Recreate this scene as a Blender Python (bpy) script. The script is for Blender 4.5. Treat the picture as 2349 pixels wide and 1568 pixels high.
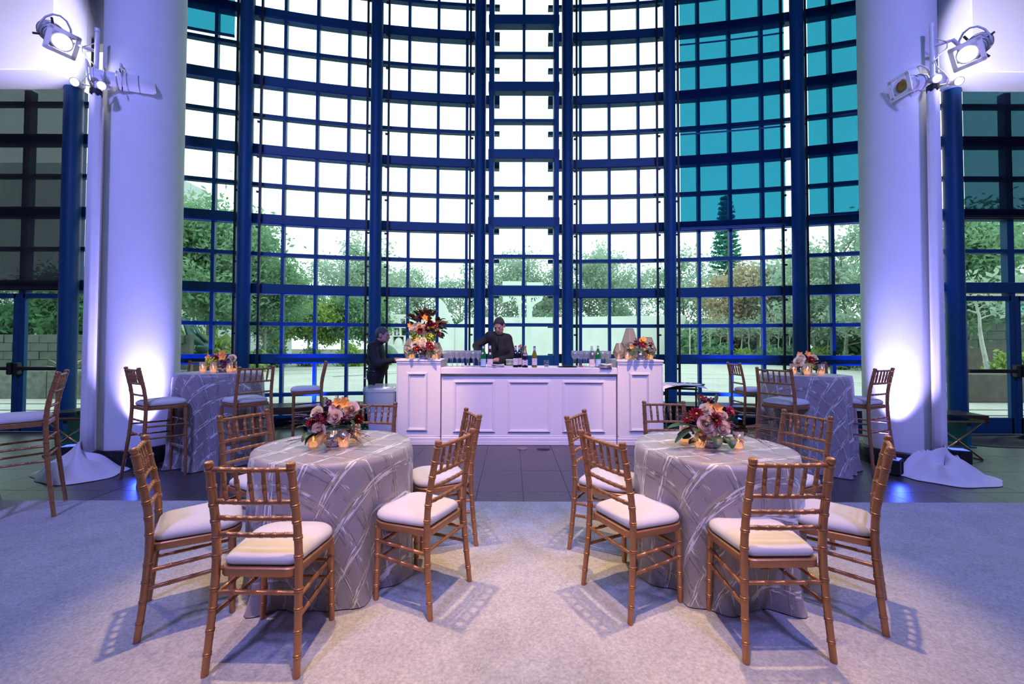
import bpy, bmesh, math, random
import numpy as np
from mathutils import Vector, Matrix

random.seed(7)
rng = np.random.default_rng(7)
PI = math.pi
sc = bpy.context.scene
for o in list(bpy.data.objects):
    bpy.data.objects.remove(o)
COL = sc.collection

# ------------------------------------------------------------------ camera
cam_d = bpy.data.cameras.new('camera')
cam = bpy.data.objects.new('camera', cam_d)
COL.objects.link(cam)
cam_d.sensor_width = 36.0
cam_d.lens = 964.34 / 2349 * 36.0
cam_d.shift_y = -13.9 / 2349
cam_d.clip_end = 500
cam.matrix_world = Matrix.Translation((0, 0, 1.4157)) @ Matrix.Rotation(PI / 2 + 0.0221, 4, 'X') @ Matrix.Rotation(0.0026, 4, 'Z')
sc.camera = cam

# ------------------------------------------------------------------ view / world
sc.view_settings.view_transform = 'Standard'
sc.view_settings.look = 'None'
sc.view_settings.gamma = 1.0
sc.view_settings.use_curve_mapping = False
sc.view_settings.exposure = 0.0
sc.cycles.max_bounces = 7
sc.cycles.diffuse_bounces = 3
sc.cycles.glossy_bounces = 3
sc.cycles.transmission_bounces = 4
sc.cycles.transparent_max_bounces = 24
sc.cycles.caustics_reflective = False
sc.cycles.caustics_refractive = False
sc.cycles.sample_clamp_indirect = 4.0
sc.cycles.use_denoising = True

w = bpy.data.worlds.new('overcast_sky')
sc.world = w
w.use_nodes = True
nt = w.node_tree
nt.nodes.clear()
wo = nt.nodes.new('ShaderNodeOutputWorld')
bg = nt.nodes.new('ShaderNodeBackground')
tc = nt.nodes.new('ShaderNodeTexCoord')
no = nt.nodes.new('ShaderNodeTexNoise')
no.inputs['Scale'].default_value = 1.6
no.inputs['Detail'].default_value = 5
rp = nt.nodes.new('ShaderNodeValToRGB')
rp.color_ramp.elements[0].color = (0.93, 0.97, 1.0, 1)
rp.color_ramp.elements[1].color = (1.0, 1.0, 1.0, 1)
nt.links.new(tc.outputs['Generated'], no.inputs['Vector'])
nt.links.new(no.outputs['Fac'], rp.inputs['Fac'])
nt.links.new(rp.outputs['Color'], bg.inputs['Color'])
bg.inputs['Strength'].default_value = 2.5
nt.links.new(bg.outputs['Background'], wo.inputs['Surface'])


def spot(name, loc, target, power, color, angle, blend=0.4, size=0.08):
    d = bpy.data.lights.new(name, 'SPOT')
    d.energy = power
    d.color = color
    d.spot_size = math.radians(angle)
    d.spot_blend = blend
    d.shadow_soft_size = size
    o = bpy.data.objects.new(name, d)
    COL.objects.link(o)
    o.location = loc
    o.rotation_euler = (Vector(target) - Vector(loc)).to_track_quat('-Z', 'Y').to_euler()
    return o


WARM = (1.0, 0.60, 0.26)
PINK = (1.0, 0.65, 0.36)
LAV = (0.30, 0.29, 1.0)
BLUE = (0.03, 0.07, 1.0)
# ceiling track spots over the two round tables and the carpet between them
spot('track_spot', (-1.5, 2.9, 8.3), (-1.05, 2.45, 0.0), 1550, PINK, 20, 0.7)
spot('track_spot', (1.6, 2.9, 8.3), (1.25, 2.45, 0.0), 1550, PINK, 20, 0.7)
spot('track_spot', (0.1, 0.6, 8.3), (0.1, 1.8, 0.0), 1700, PINK, 26, 0.9)
# bar front and the flowers on it
spot('track_spot_bar', (-2.3, 2.2, 8.3), (-1.33, 6.1, 1.15), 4200, WARM, 12, 1.0)
spot('track_spot_bar', (2.6, 2.2, 8.3), (1.8, 6.1, 1.15), 3700, WARM, 12, 1.0)
spot('track_spot_bar', (0.2, 1.2, 8.3), (0.2, 6.0, 1.05), 2500, (1.0, 0.58, 0.42), 22, 1.0)
# pin spots on the flowers
for x, y, z, pw_ in ((-1.28, 6.2, 1.62, 1500), (1.83, 6.2, 1.42, 900), (-3.56, 5.16, 1.2, 1300), (3.5, 5.0, 1.2, 1300), (-1.13, 2.69, .9, 800), (1.26, 2.69, .9, 800)):
    spot('pin_spot', (x * .92, y - 5.0, 8.3), (x, y, z), pw_, (1.0, 0.68, 0.42), 4.6, 0.6)
# added lavender and blue fill, from lamps out of view
spot('fill_wash', (-3.2, -2.5, 8.3), (-3.6, 4.6, 1.5), 2500, LAV, 80, 1.0, 0.5)
spot('fill_wash', (3.6, -2.5, 8.3), (3.8, 4.6, 1.5), 2500, LAV, 80, 1.0, 0.5)
spot('fill_wash', (0.2, -3.0, 8.3), (0.2, 6.5, 3.5), 1100, (0.10, 0.28, 1.0), 90, 1.0, 0.5)

# ------------------------------------------------------------------ materials
MATS = {}


def _n(t, k, **kw):
    n = t.nodes.new(k)
    for a, b in kw.items():
        setattr(n, a, b)
    return n


def mat(name, col, rough=0.5, metal=0.0, var=0.12, scale=9.0, bump=0.0, bscale=None, spec=0.5, emit=None, estr=0.0,
        trans=0.0, sheen=0.0, stretch=None, coat=0.0):
    if name in MATS:
        return MATS[name]
    m = bpy.data.materials.new(name)
    m.use_nodes = True
    t = m.node_tree
    t.nodes.clear()
    out = _n(t, 'ShaderNodeOutputMaterial')
    b = _n(t, 'ShaderNodeBsdfPrincipled')
    tcn = _n(t, 'ShaderNodeTexCoord')
    src = tcn.outputs['Object']
    if stretch:
        mp = _n(t, 'ShaderNodeMapping')
        mp.inputs['Scale'].default_value = stretch
        t.links.new(src, mp.inputs['Vector'])
        src = mp.outputs['Vector']
    nz = _n(t, 'ShaderNodeTexNoise')
    nz.inputs['Scale'].default_value = scale
    nz.inputs['Detail'].default_value = 4
    t.links.new(src, nz.inputs['Vector'])
    r = _n(t, 'ShaderNodeValToRGB')
    r.color_ramp.elements[0].position = 0.3
    r.color_ramp.elements[1].position = 0.7
    r.color_ramp.elements[0].color = (col[0] * (1 - var), col[1] * (1 - var), col[2] * (1 - var), 1)
    r.color_ramp.elements[1].color = (min(1, col[0] * (1 + var)), min(1, col[1] * (1 + var)), min(1, col[2] * (1 + var)), 1)
    t.links.new(nz.outputs['Fac'], r.inputs['Fac'])
    t.links.new(r.outputs['Color'], b.inputs['Base Color'])
    b.inputs['Roughness'].default_value = rough
    b.inputs['Metallic'].default_value = metal
    b.inputs['Specular IOR Level'].default_value = spec
    if coat:
        b.inputs['Coat Weight'].default_value = coat
    if sheen:
        b.inputs['Sheen Weight'].default_value = sheen
    if trans:
        b.inputs['Transmission Weight'].default_value = trans
    if emit:
        b.inputs['Emission Color'].default_value = (*emit, 1)
        b.inputs['Emission Strength'].default_value = estr
    if bump:
        n2 = _n(t, 'ShaderNodeTexNoise')
        n2.inputs['Scale'].default_value = bscale or scale * 6
        n2.inputs['Detail'].default_value = 3
        t.links.new(src, n2.inputs['Vector'])
        bp = _n(t, 'ShaderNodeBump')
        bp.inputs['Strength'].default_value = bump
        bp.inputs['Distance'].default_value = 0.01
        t.links.new(n2.outputs['Fac'], bp.inputs['Height'])
        t.links.new(bp.outputs['Normal'], b.inputs['Normal'])
    t.links.new(b.outputs['BSDF'], out.inputs['Surface'])
    MATS[name] = m
    return m


def glass_mat(name, tint, gloss=0.07, rough=0.03, frost=0.0, frostcol=(1, 1, 1), emis=None):
    """see-through tinted glass: transparent tint, a little mirror reflection, optional milky share"""
    if name in MATS:
        return MATS[name]
    m = bpy.data.materials.new(name)
    m.use_nodes = True
    t = m.node_tree
    t.nodes.clear()
    out = _n(t, 'ShaderNodeOutputMaterial')
    tr = _n(t, 'ShaderNodeBsdfTransparent')
    tcn = _n(t, 'ShaderNodeTexCoord')
    nz = _n(t, 'ShaderNodeTexNoise')
    nz.inputs['Scale'].default_value = 1.3
    t.links.new(tcn.outputs['Object'], nz.inputs['Vector'])
    r = _n(t, 'ShaderNodeValToRGB')
    r.color_ramp.elements[0].color = (tint[0] * .97, tint[1] * .97, tint[2] * .97, 1)
    r.color_ramp.elements[1].color = (*tint, 1)
    t.links.new(nz.outputs['Fac'], r.inputs['Fac'])
    t.links.new(r.outputs['Color'], tr.inputs['Color'])
    gl = _n(t, 'ShaderNodeBsdfGlossy')
    gl.inputs['Roughness'].default_value = rough
    mx = _n(t, 'ShaderNodeMixShader')
    mx.inputs[0].default_value = gloss
    t.links.new(tr.outputs[0], mx.inputs[1])
    t.links.new(gl.outputs[0], mx.inputs[2])
    last = mx.outputs[0]
    if frost:
        df = _n(t, 'ShaderNodeBsdfDiffuse')
        df.inputs['Color'].default_value = (*frostcol, 1)
        tl = _n(t, 'ShaderNodeBsdfTranslucent')
        tl.inputs['Color'].default_value = (*frostcol, 1)
        m1 = _n(t, 'ShaderNodeMixShader')
        m1.inputs[0].default_value = 0.5
        t.links.new(df.outputs[0], m1.inputs[1])
        t.links.new(tl.outputs[0], m1.inputs[2])
        m2 = _n(t, 'ShaderNodeMixShader')
        m2.inputs[0].default_value = frost
        t.links.new(last, m2.inputs[1])
        t.links.new(m1.outputs[0], m2.inputs[2])
        last = m2.outputs[0]
    t.links.new(last, out.inputs['Surface'])
    MATS[name] = m
    return m


def leaf_mat(name, c1, c2, tl=0.4, rough=0.5):
    if name in MATS:
        return MATS[name]
    m = bpy.data.materials.new(name)
    m.use_nodes = True
    t = m.node_tree
    t.nodes.clear()
    out = _n(t, 'ShaderNodeOutputMaterial')
    tcn = _n(t, 'ShaderNodeTexCoord')
    nz = _n(t, 'ShaderNodeTexNoise')
    nz.inputs['Scale'].default_value = 1.1
    nz.inputs['Detail'].default_value = 6
    t.links.new(tcn.outputs['Object'], nz.inputs['Vector'])
    r = _n(t, 'ShaderNodeValToRGB')
    r.color_ramp.elements[0].position = 0.35
    r.color_ramp.elements[1].position = 0.65
    r.color_ramp.elements[0].color = (*c1, 1)
    r.color_ramp.elements[1].color = (*c2, 1)
    t.links.new(nz.outputs['Fac'], r.inputs['Fac'])
    df = _n(t, 'ShaderNodeBsdfDiffuse')
    ts = _n(t, 'ShaderNodeBsdfTranslucent')
    t.links.new(r.outputs['Color'], df.inputs['Color'])
    t.links.new(r.outputs['Color'], ts.inputs['Color'])
    mx = _n(t, 'ShaderNodeMixShader')
    mx.inputs[0].default_value = tl
    t.links.new(df.outputs[0], mx.inputs[1])
    t.links.new(ts.outputs[0], mx.inputs[2])
    t.links.new(mx.outputs[0], out.inputs['Surface'])
    MATS[name] = m
    return m


def plaid_mat():
    """taupe satin with brushed silver, gold and charcoal bands crossing at right angles (follows the flat cloth UV)"""
    m = bpy.data.materials.new('plaid_satin')
    m.use_nodes = True
    t = m.node_tree
    t.nodes.clear()
    L = t.links.new
    out = _n(t, 'ShaderNodeOutputMaterial')
    b = _n(t, 'ShaderNodeBsdfPrincipled')
    uv = _n(t, 'ShaderNodeUVMap')
    uv.uv_map = 'UVMap'
    sep = _n(t, 'ShaderNodeSeparateXYZ')
    L(uv.outputs['UV'], sep.inputs[0])

    def mth(op, a, bb=None):
        n = _n(t, 'ShaderNodeMath', operation=op)
        for i, v in enumerate((a, bb)):
            if v is None:
                continue
            if isinstance(v, (int, float)):
                n.inputs[i].default_value = v
            else:
                L(v, n.inputs[i])
        return n.outputs[0]

    wob = _n(t, 'ShaderNodeTexNoise')
    wob.inputs['Scale'].default_value = 14
    L(uv.outputs['UV'], wob.inputs['Vector'])
    wv = mth('MULTIPLY', mth('SUBTRACT', wob.outputs['Fac'], 0.5), 0.0045)

    def streaks(across, along, period, width, sc_a, sc_l, lo, off):
        u = mth('ADD', mth('ADD', across, wv), off)
        fr = mth('FRACT', mth('DIVIDE', u, period))
        band = mth('LESS_THAN', mth('ABSOLUTE', mth('SUBTRACT', fr, 0.5)), width)
        cb = _n(t, 'ShaderNodeCombineXYZ')
        L(mth('MULTIPLY', u, sc_a), cb.inputs[0])
        L(mth('MULTIPLY', along, sc_l), cb.inputs[1])
        cb.inputs[2].default_value = off * 31
        nz = _n(t, 'ShaderNodeTexNoise')
        nz.inputs['Scale'].default_value = 1.0
        nz.inputs['Detail'].default_value = 1
        L(cb.outputs[0], nz.inputs['Vector'])
        return mth('MULTIPLY', band, mth('GREATER_THAN', nz.outputs['Fac'], lo))

    U, V = sep.outputs[0], sep.outputs[1]
    cur = None
    base = (0.345, 0.295, 0.31, 1)
    layers = [
        (streaks(U, V, .19, .22, 120, 9, .61, .00), (0.20, 0.19, 0.19, 1)),
        (streaks(V, U, .165, .26, 110, 8, .60, .05), (0.19, 0.18, 0.18, 1)),
        (streaks(V, U, .165, .16, 110, 7, .625, .035), (0.46, 0.37, 0.24, 1)),
        (streaks(U, V, .19, .17, 90, 6, .60, .02), (0.46, 0.37, 0.24, 1)),
        (streaks(U, V, .19, .11, 110, 11, .535, .01), (0.80, 0.78, 0.77, 1)),
        (streaks(V, U, .165, .07, 110, 12, .59, .03), (0.74, 0.72, 0.72, 1)),
    ]
    for fac, c in layers:
        mx = _n(t, 'ShaderNodeMix', data_type='RGBA')
        L(fac, mx.inputs[0])
        if cur is None:
            mx.inputs[6].default_value = base
        else:
            L(cur, mx.inputs[6])
        mx.inputs[7].default_value = c
        cur = mx.outputs[2]
    L(cur, b.inputs['Base Color'])
    b.inputs['Roughness'].default_value = 0.42
    b.inputs['Sheen Weight'].default_value = 0.25
    L(b.outputs[0], out.inputs['Surface'])
    return m


def speck_mat(name, c1, c2, scale, rough, bump=0.4, spec=0.3, c3=None):
    """felt / carpet / stone with fine speckle on broad mottling"""
    m = bpy.data.materials.new(name)
    m.use_nodes = True
    t = m.node_tree
    t.nodes.clear()
    L = t.links.new
    out = _n(t, 'ShaderNodeOutputMaterial')
    b = _n(t, 'ShaderNodeBsdfPrincipled')
    tcn = _n(t, 'ShaderNodeTexCoord')
    geo = _n(t, 'ShaderNodeNewGeometry')
    n1 = _n(t, 'ShaderNodeTexNoise')
    n1.inputs['Scale'].default_value = scale
    n1.inputs['Detail'].default_value = 6
    n1.inputs['Roughness'].default_value = 0.75
    n2 = _n(t, 'ShaderNodeTexNoise')
    n2.inputs['Scale'].default_value = scale * .06
    n2.inputs['Detail'].default_value = 4
    L(geo.outputs['Position'], n1.inputs['Vector'])
    L(geo.outputs['Position'], n2.inputs['Vector'])
    r = _n(t, 'ShaderNodeValToRGB')
    r.color_ramp.elements[0].position = 0.36
    r.color_ramp.elements[1].position = 0.64
    r.color_ramp.elements[0].color = (*c1, 1)
    r.color_ramp.elements[1].color = (*c2, 1)
    L(n1.outputs['Fac'], r.inputs['Fac'])
    mx = _n(t, 'ShaderNodeMix', data_type='RGBA')
    mx.blend_type = 'MULTIPLY'
    mx.inputs[0].default_value = 0.35
    L(r.outputs['Color'], mx.inputs[6])
    L(n2.outputs['Fac'], mx.inputs[7])
    r2 = _n(t, 'ShaderNodeValToRGB')
    r2.color_ramp.elements[0].position = .3
    r2.color_ramp.elements[0].color = (.55, .55, .55, 1)
    r2.color_ramp.elements[1].position = .7
    L(n2.outputs['Fac'], r2.inputs['Fac'])
    L(r2.outputs['Color'], mx.inputs[7])
    L(mx.outputs[2], b.inputs['Base Color'])
    b.inputs['Roughness'].default_value = rough
    b.inputs['Specular IOR Level'].default_value = spec
    bp = _n(t, 'ShaderNodeBump')
    bp.inputs['Strength'].default_value = bump
    bp.inputs['Distance'].default_value = 0.006
    L(n1.outputs['Fac'], bp.inputs['Height'])
    L(bp.outputs['Normal'], b.inputs['Normal'])
    L(b.outputs[0], out.inputs['Surface'])
    MATS[name] = m
    return m


M_FRAME = mat('blue_painted_steel', (0.004, 0.066, 0.165), 0.48, 0.0, .08, spec=.3)
M_DARK = mat('black_track_metal', (0.012, 0.014, 0.02), 0.5, 0.2)
M_PANE = glass_mat('teal_tinted_glass', (0.845, 0.985, 0.955), 0.05)
M_SHADE = glass_mat('teal_shade_cloth', (0.17, 0.51, 0.60), 0.0, .5, 0.20, (0.05, 0.10, 0.35))
M_SHADE_D = glass_mat('charcoal_shade_cloth', (0.36, 0.365, 0.375), 0.0, .5, 0.32, (0.13, 0.12, 0.14))
M_WHITE = mat('white_plaster', (0.80, 0.80, 0.80), 0.75, 0, .02, 3, .15, 160)
M_CEIL = mat('ceiling_paint', (0.5, 0.5, 0.52), 0.85, 0, .03, 2)
M_PLINTH = mat('black_tile', (0.012, 0.012, 0.016), 0.25, 0, .2, 5)
M_GOLD = mat('copper_gold_paint', (0.46, 0.205, 0.092), 0.36, 0.5, .10, 20)
M_CUSH = mat('ivory_seat_fabric', (0.70, 0.655, 0.64), 0.8, 0, .03, 14, .1, 300, sheen=.2)
M_CARPET = speck_mat('grey_felt_carpet', (0.40, 0.385, 0.375), (0.66, 0.64, 0.625), 70, 0.95, 0.6, 0.1)
M_SLATE = speck_mat('dark_slate', (0.028, 0.026, 0.030), (0.085, 0.072, 0.078), 26, 0.30, 0.35, 0.8)
M_BAR = mat('white_satin_paint', (0.82, 0.80, 0.82), 0.35, 0, .015, 4)
M_PLAID = plaid_mat()
M_BLACK = mat('black_matte', (0.010, 0.010, 0.012), 0.6, 0, .2)
M_CLOTHW = mat('white_stretch_fabric', (0.82, 0.80, 0.82), 0.8, 0, .03, 6, sheen=.2)
M_LAMPW = mat('white_fixture_paint', (0.80, 0.80, 0.80), 0.4, 0, .03)
M_LAMPON = mat('lit_lens', (1, 1, 1), 0.4, 0, 0, emit=(1, 0.93, 0.80), estr=60)
M_LAMPON2 = mat('lit_small_lens', (1, 1, 1), 0.4, 0, 0, emit=(1, 0.9, 0.95), estr=14)
M_LED = mat('lit_blue_led', (0.05, 0.05, 0.5), 0.4, 0, 0, emit=(0.05, 0.10, 1.0), estr=3)
M_WOOD = mat('dark_bench_wood', (0.06, 0.028, 0.022), 0.24, 0, .35, 6, stretch=(1, 12, 12))
M_BRASS = mat('brass', (0.55, 0.36, 0.13), 0.28, 0.9, .1)
M_CLEAR = glass_mat('clear_glass', (0.95, 0.97, 0.98), 0.12, 0.02)
M_MERC = glass_mat('mercury_glass', (0.85, 0.8, 0.82), 0.22, 0.12, 0.3, (0.9, 0.82, 0.85))
M_FLAME = mat('candle_flame', (1, .6, .2), .5, 0, 0, emit=(1.0, 0.45, 0.10), estr=9)
M_WAX = mat('glowing_wax', (0.95, 0.8, 0.6), .5, 0, .03, emit=(1.0, 0.50, 0.18), estr=2.2)
M_SILVER = mat('silver_ribbed_glass', (0.62, 0.58, 0.66), 0.22, 0.85, .05)
M_ROSE = leaf_mat('blush_rose_petals', (0.95, 0.70, 0.64), (0.97, 0.78, 0.72), .38)
M_CREAM = leaf_mat('cream_petals', (0.96, 0.82, 0.66), (0.98, 0.90, 0.78), .38)
M_BURG = mat('burgundy_petals', (0.30, 0.010, 0.030), 0.55, 0, .3, 40)
M_MAG = mat('magenta_petals', (0.60, 0.02, 0.13), 0.55, 0, .2, 40)
M_ORNG = mat('orange_orchid_petals', (0.88, 0.36, 0.07), 0.5, 0, .15, 40)
M_LIME = mat('lime_hydrangea', (0.42, 0.52, 0.04), 0.6, 0, .3, 60)
M_PLUM = mat('plum_buds', (0.11, 0.02, 0.06), 0.5, 0, .2, 40)
M_LEAF = mat('deep_green_leaf', (0.035, 0.075, 0.028), 0.4, 0, .35, 12)
M_BRONZEL = mat('bronze_leaf', (0.16, 0.055, 0.015), 0.45, 0, .4, 14)
M_GRASS = mat('dark_grass_wisp', (0.09, 0.045, 0.045), 0.6, 0, .3, 20)
M_YEL = mat('yellow_flower_eye', (0.80, 0.42, 0.03), .6, 0, .2, 60)


# ------------------------------------------------------------------ mesh helpers
class MB:
    def __init__(s):
        s.v, s.f, s.m, s.uv = [], [], [], None

    def add(s, vs, fs, mi=0):
        n = len(s.v)
        s.v += [tuple(map(float, p)) for p in vs]
        s.f += [tuple(i + n for i in f) for f in fs]
        s.m += [mi] * len(fs)
        return s

    def box(s, c, d, rz=0.0, mi=0, M=None):
        x, y, z = d[0] / 2, d[1] / 2, d[2] / 2
        P = [(-x, -y, -z), (x, -y, -z), (x, y, -z), (-x, y, -z), (-x, -y, z), (x, -y, z), (x, y, z), (-x, y, z)]
        if M is None:
            M = Matrix.Translation(c) @ Matrix.Rotation(rz, 4, 'Z')
        P = [M @ Vector(p) for p in P]
        return s.add(P, [(0, 3, 2, 1), (4, 5, 6, 7), (0, 1, 5, 4), (1, 2, 6, 5), (2, 3, 7, 6), (3, 0, 4, 7)], mi)

    def rbox(s, c, d, r=0.01, rz=0.0, mi=0, seg=1, M=None):
        bm = bmesh.new()
        bmesh.ops.create_cube(bm, size=1.0)
        for v in bm.verts:
            v.co = Vector((v.co.x * d[0], v.co.y * d[1], v.co.z * d[2]))
        bmesh.ops.bevel(bm, geom=list(bm.edges), offset=r, segments=seg, affect='EDGES', profile=0.5)
        if M is None:
            M = Matrix.Translation(c) @ Matrix.Rotation(rz, 4, 'Z')
        bm.verts.index_update()
        s.add([M @ v.co for v in bm.verts], [[v.index for v in f.verts] for f in bm.faces], mi)
        bm.free()
        return s

    def tube(s, path, rad, n=8, caps=True, mi=0, flat=None):
        P = [Vector(p) for p in path]
        if not hasattr(rad, '__len__'):
            rad = [rad] * len(P)
        base = len(s.v)
        t0 = (P[1] - P[0]).normalized()
        up = Vector((0, 0, 1)) if abs(t0.z) < 0.9 else Vector((1, 0, 0))
        a = t0.cross(up).normalized()
        for i, p in enumerate(P):
            if i == 0:
                t = P[1] - P[0]
            elif i == len(P) - 1:
                t = P[-1] - P[-2]
            else:
                t = P[i + 1] - P[i - 1]
            if t.length < 1e-9:
                t = t0
            t = t.normalized()
            a = a - t * a.dot(t)
            a = a.normalized() if a.length > 1e-6 else t.orthogonal().normalized()
            b = t.cross(a)
            fl = flat or 1.0
            for k in range(n):
                q = 2 * PI * k / n
                s.v.append(tuple(p + a * math.cos(q) * rad[i] + b * math.sin(q) * rad[i] * fl))
        for i in range(len(P) - 1):
            for k in range(n):
                k2 = (k + 1) % n
                s.f.append((base + i * n + k, base + i * n + k2, base + (i + 1) * n + k2, base + (i + 1) * n + k))
                s.m.append(mi)
        if caps:
            s.f.append(tuple(base + k for k in reversed(range(n))))
            s.f.append(tuple(base + (len(P) - 1) * n + k for k in range(n)))
            s.m += [mi, mi]
        return s

    def lathe(s, prof, n=24, c=(0, 0, 0), mi=0, M=None, caps=True, rib=0.0, nrib=0):
        base = len(s.v)
        T = M or Matrix.Translation(c)
        for r, z in prof:
            for k in range(n):
                q = 2 * PI * k / n
                rr = r * (1 + rib * math.cos(nrib * q)) if rib else r
                s.v.append(tuple(T @ Vector((rr * math.cos(q), rr * math.sin(q), z))))
        for i in range(len(prof) - 1):
            for k in range(n):
                k2 = (k + 1) % n
                s.f.append((base + i * n + k, base + i * n + k2, base + (i + 1) * n + k2, base + (i + 1) * n + k))
                s.m.append(mi)
        if caps:
            if prof[0][0] > 1e-5:
                s.f.append(tuple(base + k for k in reversed(range(n))))
                s.m.append(mi)
            if prof[-1][0] > 1e-5:
                s.f.append(tuple(base + (len(prof) - 1) * n + k for k in range(n)))
                s.m.append(mi)
        return s

    def ball(s, c, r, nu=10, nv=7, mi=0, M=None):
        if not hasattr(r, '__len__'):
            r = (r, r, r)
        T = M or Matrix.Translation(c)
        base = len(s.v)
        for j in range(nv + 1):
            ph = PI * j / nv - PI / 2
            for k in range(nu):
                q = 2 * PI * k / nu
                s.v.append(tuple(T @ Vector((r[0] * math.cos(ph) * math.cos(q), r[1] * math.cos(ph) * math.sin(q), r[2] * math.sin(ph)))))
        for j in range(nv):
            for k in range(nu):
                k2 = (k + 1) % nu
                s.f.append((base + j * nu + k, base + j * nu + k2, base + (j + 1) * nu + k2, base + (j + 1) * nu + k))
                s.m.append(mi)
        return s

    def prism(s, poly, h, M=None, mi=0):
        """polygon in local XY extruded by h along local Z"""
        M = M or Matrix.Identity(4)
        n = len(poly)
        vs = [M @ Vector((x, y, 0)) for x, y in poly] + [M @ Vector((x, y, h)) for x, y in poly]
        fs = [tuple(reversed(range(n))), tuple(range(n, 2 * n))] + [(i, (i + 1) % n, n + (i + 1) % n, n + i) for i in range(n)]
        return s.add(vs, fs, mi)

    def mesh(s, name, mats, smooth=False):
        me = bpy.data.meshes.new(name)
        me.from_pydata(s.v, [], s.f)
        mats = mats if isinstance(mats, (list, tuple)) else [mats]
        for m in mats:
            me.materials.append(m)
        if len(mats) > 1:
            me.polygons.foreach_set('material_index', s.m)
        if smooth:
            me.shade_smooth()
            if smooth is not True:
                me.set_sharp_from_angle(angle=math.radians(smooth))
        if s.uv:
            l = me.uv_layers.new(name='UVMap')
            for li, lp in enumerate(me.loops):
                l.data[li].uv = s.uv[lp.vertex_index]
        me.update()
        return me

    def build(s, name, mats, parent=None, smooth=False, loc=(0, 0, 0), rz=0.0, kind=None):
        return link(name, s.mesh(name, mats, smooth), parent, loc, rz, kind)


def link(name, me, parent=None, loc=(0, 0, 0), rz=0.0, kind=None, rot=None, scale=None):
    o = bpy.data.objects.new(name, me)
    COL.objects.link(o)
    o.location = loc
    o.rotation_euler = rot if rot is not None else (0, 0, rz)
    if scale is not None:
        o.scale = scale if hasattr(scale, '__len__') else (scale,) * 3
    if parent is not None:
        o.parent = parent
    if kind:
        o['kind'] = kind
    return o


def tag(o, label, cat, group=None, kind=None):
    o['label'] = label
    o['category'] = cat
    if group:
        o['group'] = group
    if kind:
        o['kind'] = kind
    return o


def thing(name, label, cat, loc=(0, 0, 0), rz=0.0, group=None):
    o = bpy.data.objects.new(name, None)
    COL.objects.link(o)
    o.empty_display_size = 0.1
    o.location = loc
    o.rotation_euler = (0, 0, rz)
    return tag(o, label, cat, group)


def struct(name, label=None):
    o = bpy.data.objects.new(name, None)
    COL.objects.link(o)
    o['kind'] = 'structure'
    if label:
        o['label'] = label
    return o


KIDS = {}


def kids(o):
    return [c for c in bpy.data.objects if c.parent is o]


def dup(root, loc, rz=0.0, label=None, group=None, scale=None):
    def cp(o, par):
        c = o.copy()
        COL.objects.link(c)
        if par is not None:
            c.parent = par
        for ch in o.children:
            cp(ch, c)
        return c
    r = cp(root, None)
    r.location = loc
    r.rotation_euler = (0, 0, rz)
    if label:
        r['label'] = label
    if group:
        r['group'] = group
    if scale:
        r.scale = (scale,) * 3
    return r


def curve_mesh(name, outer, holes, depth, mats):
    """flat plate with real holes, outline in local XZ, thickness along local Y"""
    cu = bpy.data.curves.new(name, 'CURVE')
    cu.dimensions = '2D'
    cu.fill_mode = 'BOTH'
    cu.extrude = depth / 2
    for ring in [outer] + holes:
        sp = cu.splines.new('POLY')
        sp.points.add(len(ring) - 1)
        for p, (x, z) in zip(sp.points, ring):
            p.co = (x, z, 0, 1)
        sp.use_cyclic_u = True
    ob = bpy.data.objects.new(name, cu)
    COL.objects.link(ob)
    dg = bpy.context.evaluated_depsgraph_get()
    me = bpy.data.meshes.new_from_object(ob.evaluated_get(dg))
    bpy.data.objects.remove(ob)
    bpy.data.curves.remove(cu)
    me.transform(Matrix.Rotation(PI / 2, 4, 'X'))
    me.materials.clear()
    for m in (mats if isinstance(mats, (list, tuple)) else [mats]):
        me.materials.append(m)
    me.name = name
    return me


def smoothstep(a, b, x):
    t = max(0.0, min(1.0, (x - a) / (b - a)))
    return t * t * (3 - 2 * t)

# ================================================================== THE SETTING
WX, WY, WR = 0.4172, -11.6, 19.3964


def AP(s, dr=0.0, z=0.0):
    """point on the curved window wall, s = arc length from the middle of the arc"""
    a = s / WR
    return Vector((WX + (WR + dr) * math.sin(a), WY + (WR + dr) * math.cos(a), z))


def APM(s, dr=0.0, z=0.0):
    """frame at that point: X along the wall, Y outwards"""
    return Matrix.Translation(AP(s, dr, z)) @ Matrix.Rotation(-s / WR, 4, 'Z')


S0, DS = -0.207, 0.5305
ROWZ = [1.0863 + 1.2039 * k for k in range(0, 7)]       # undersides of the deep transoms
ZTOP = ROWZ[-1] + 0.17
TH_DEEP, TH_THIN = 0.17, 0.062
YSIDE = 6.85


def apse_bar(mb, s0, s1, z0, z1, d0, d1):
    """a bar bent along the wall from s0 to s1, between radial offsets d0 (room side, negative) and d1"""
    n = max(1, int(math.ceil((s1 - s0) / 0.28)))
    ss = [s0 + (s1 - s0) * i / n for i in range(n + 1)]
    vs = []
    for s in ss:
        vs += [AP(s, d0, z0), AP(s, d1, z0), AP(s, d1, z1), AP(s, d0, z1)]
    fs = [(3, 2, 1, 0)]
    for i in range(n):
        a, b = 4 * i, 4 * i + 4
        fs += [(a, a + 1, b + 1, b), (a + 1, a + 2, b + 2, b + 1), (a + 2, a + 3, b + 3, b + 2), (a + 3, a, b, b + 3)]
    e = 4 * n
    fs += [(e, e + 1, e + 2, e + 3)]
    mb.add(vs, fs)


PANES = {}


def pane_mesh(w, h):
    key = (round(w, 2), round(h, 2))
    if key not in PANES:
        PANES[key] = MB().box((0, 0, 0), (key[0], 0.012, key[1])).mesh('pane', M_PANE)
    return PANES[key]


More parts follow.
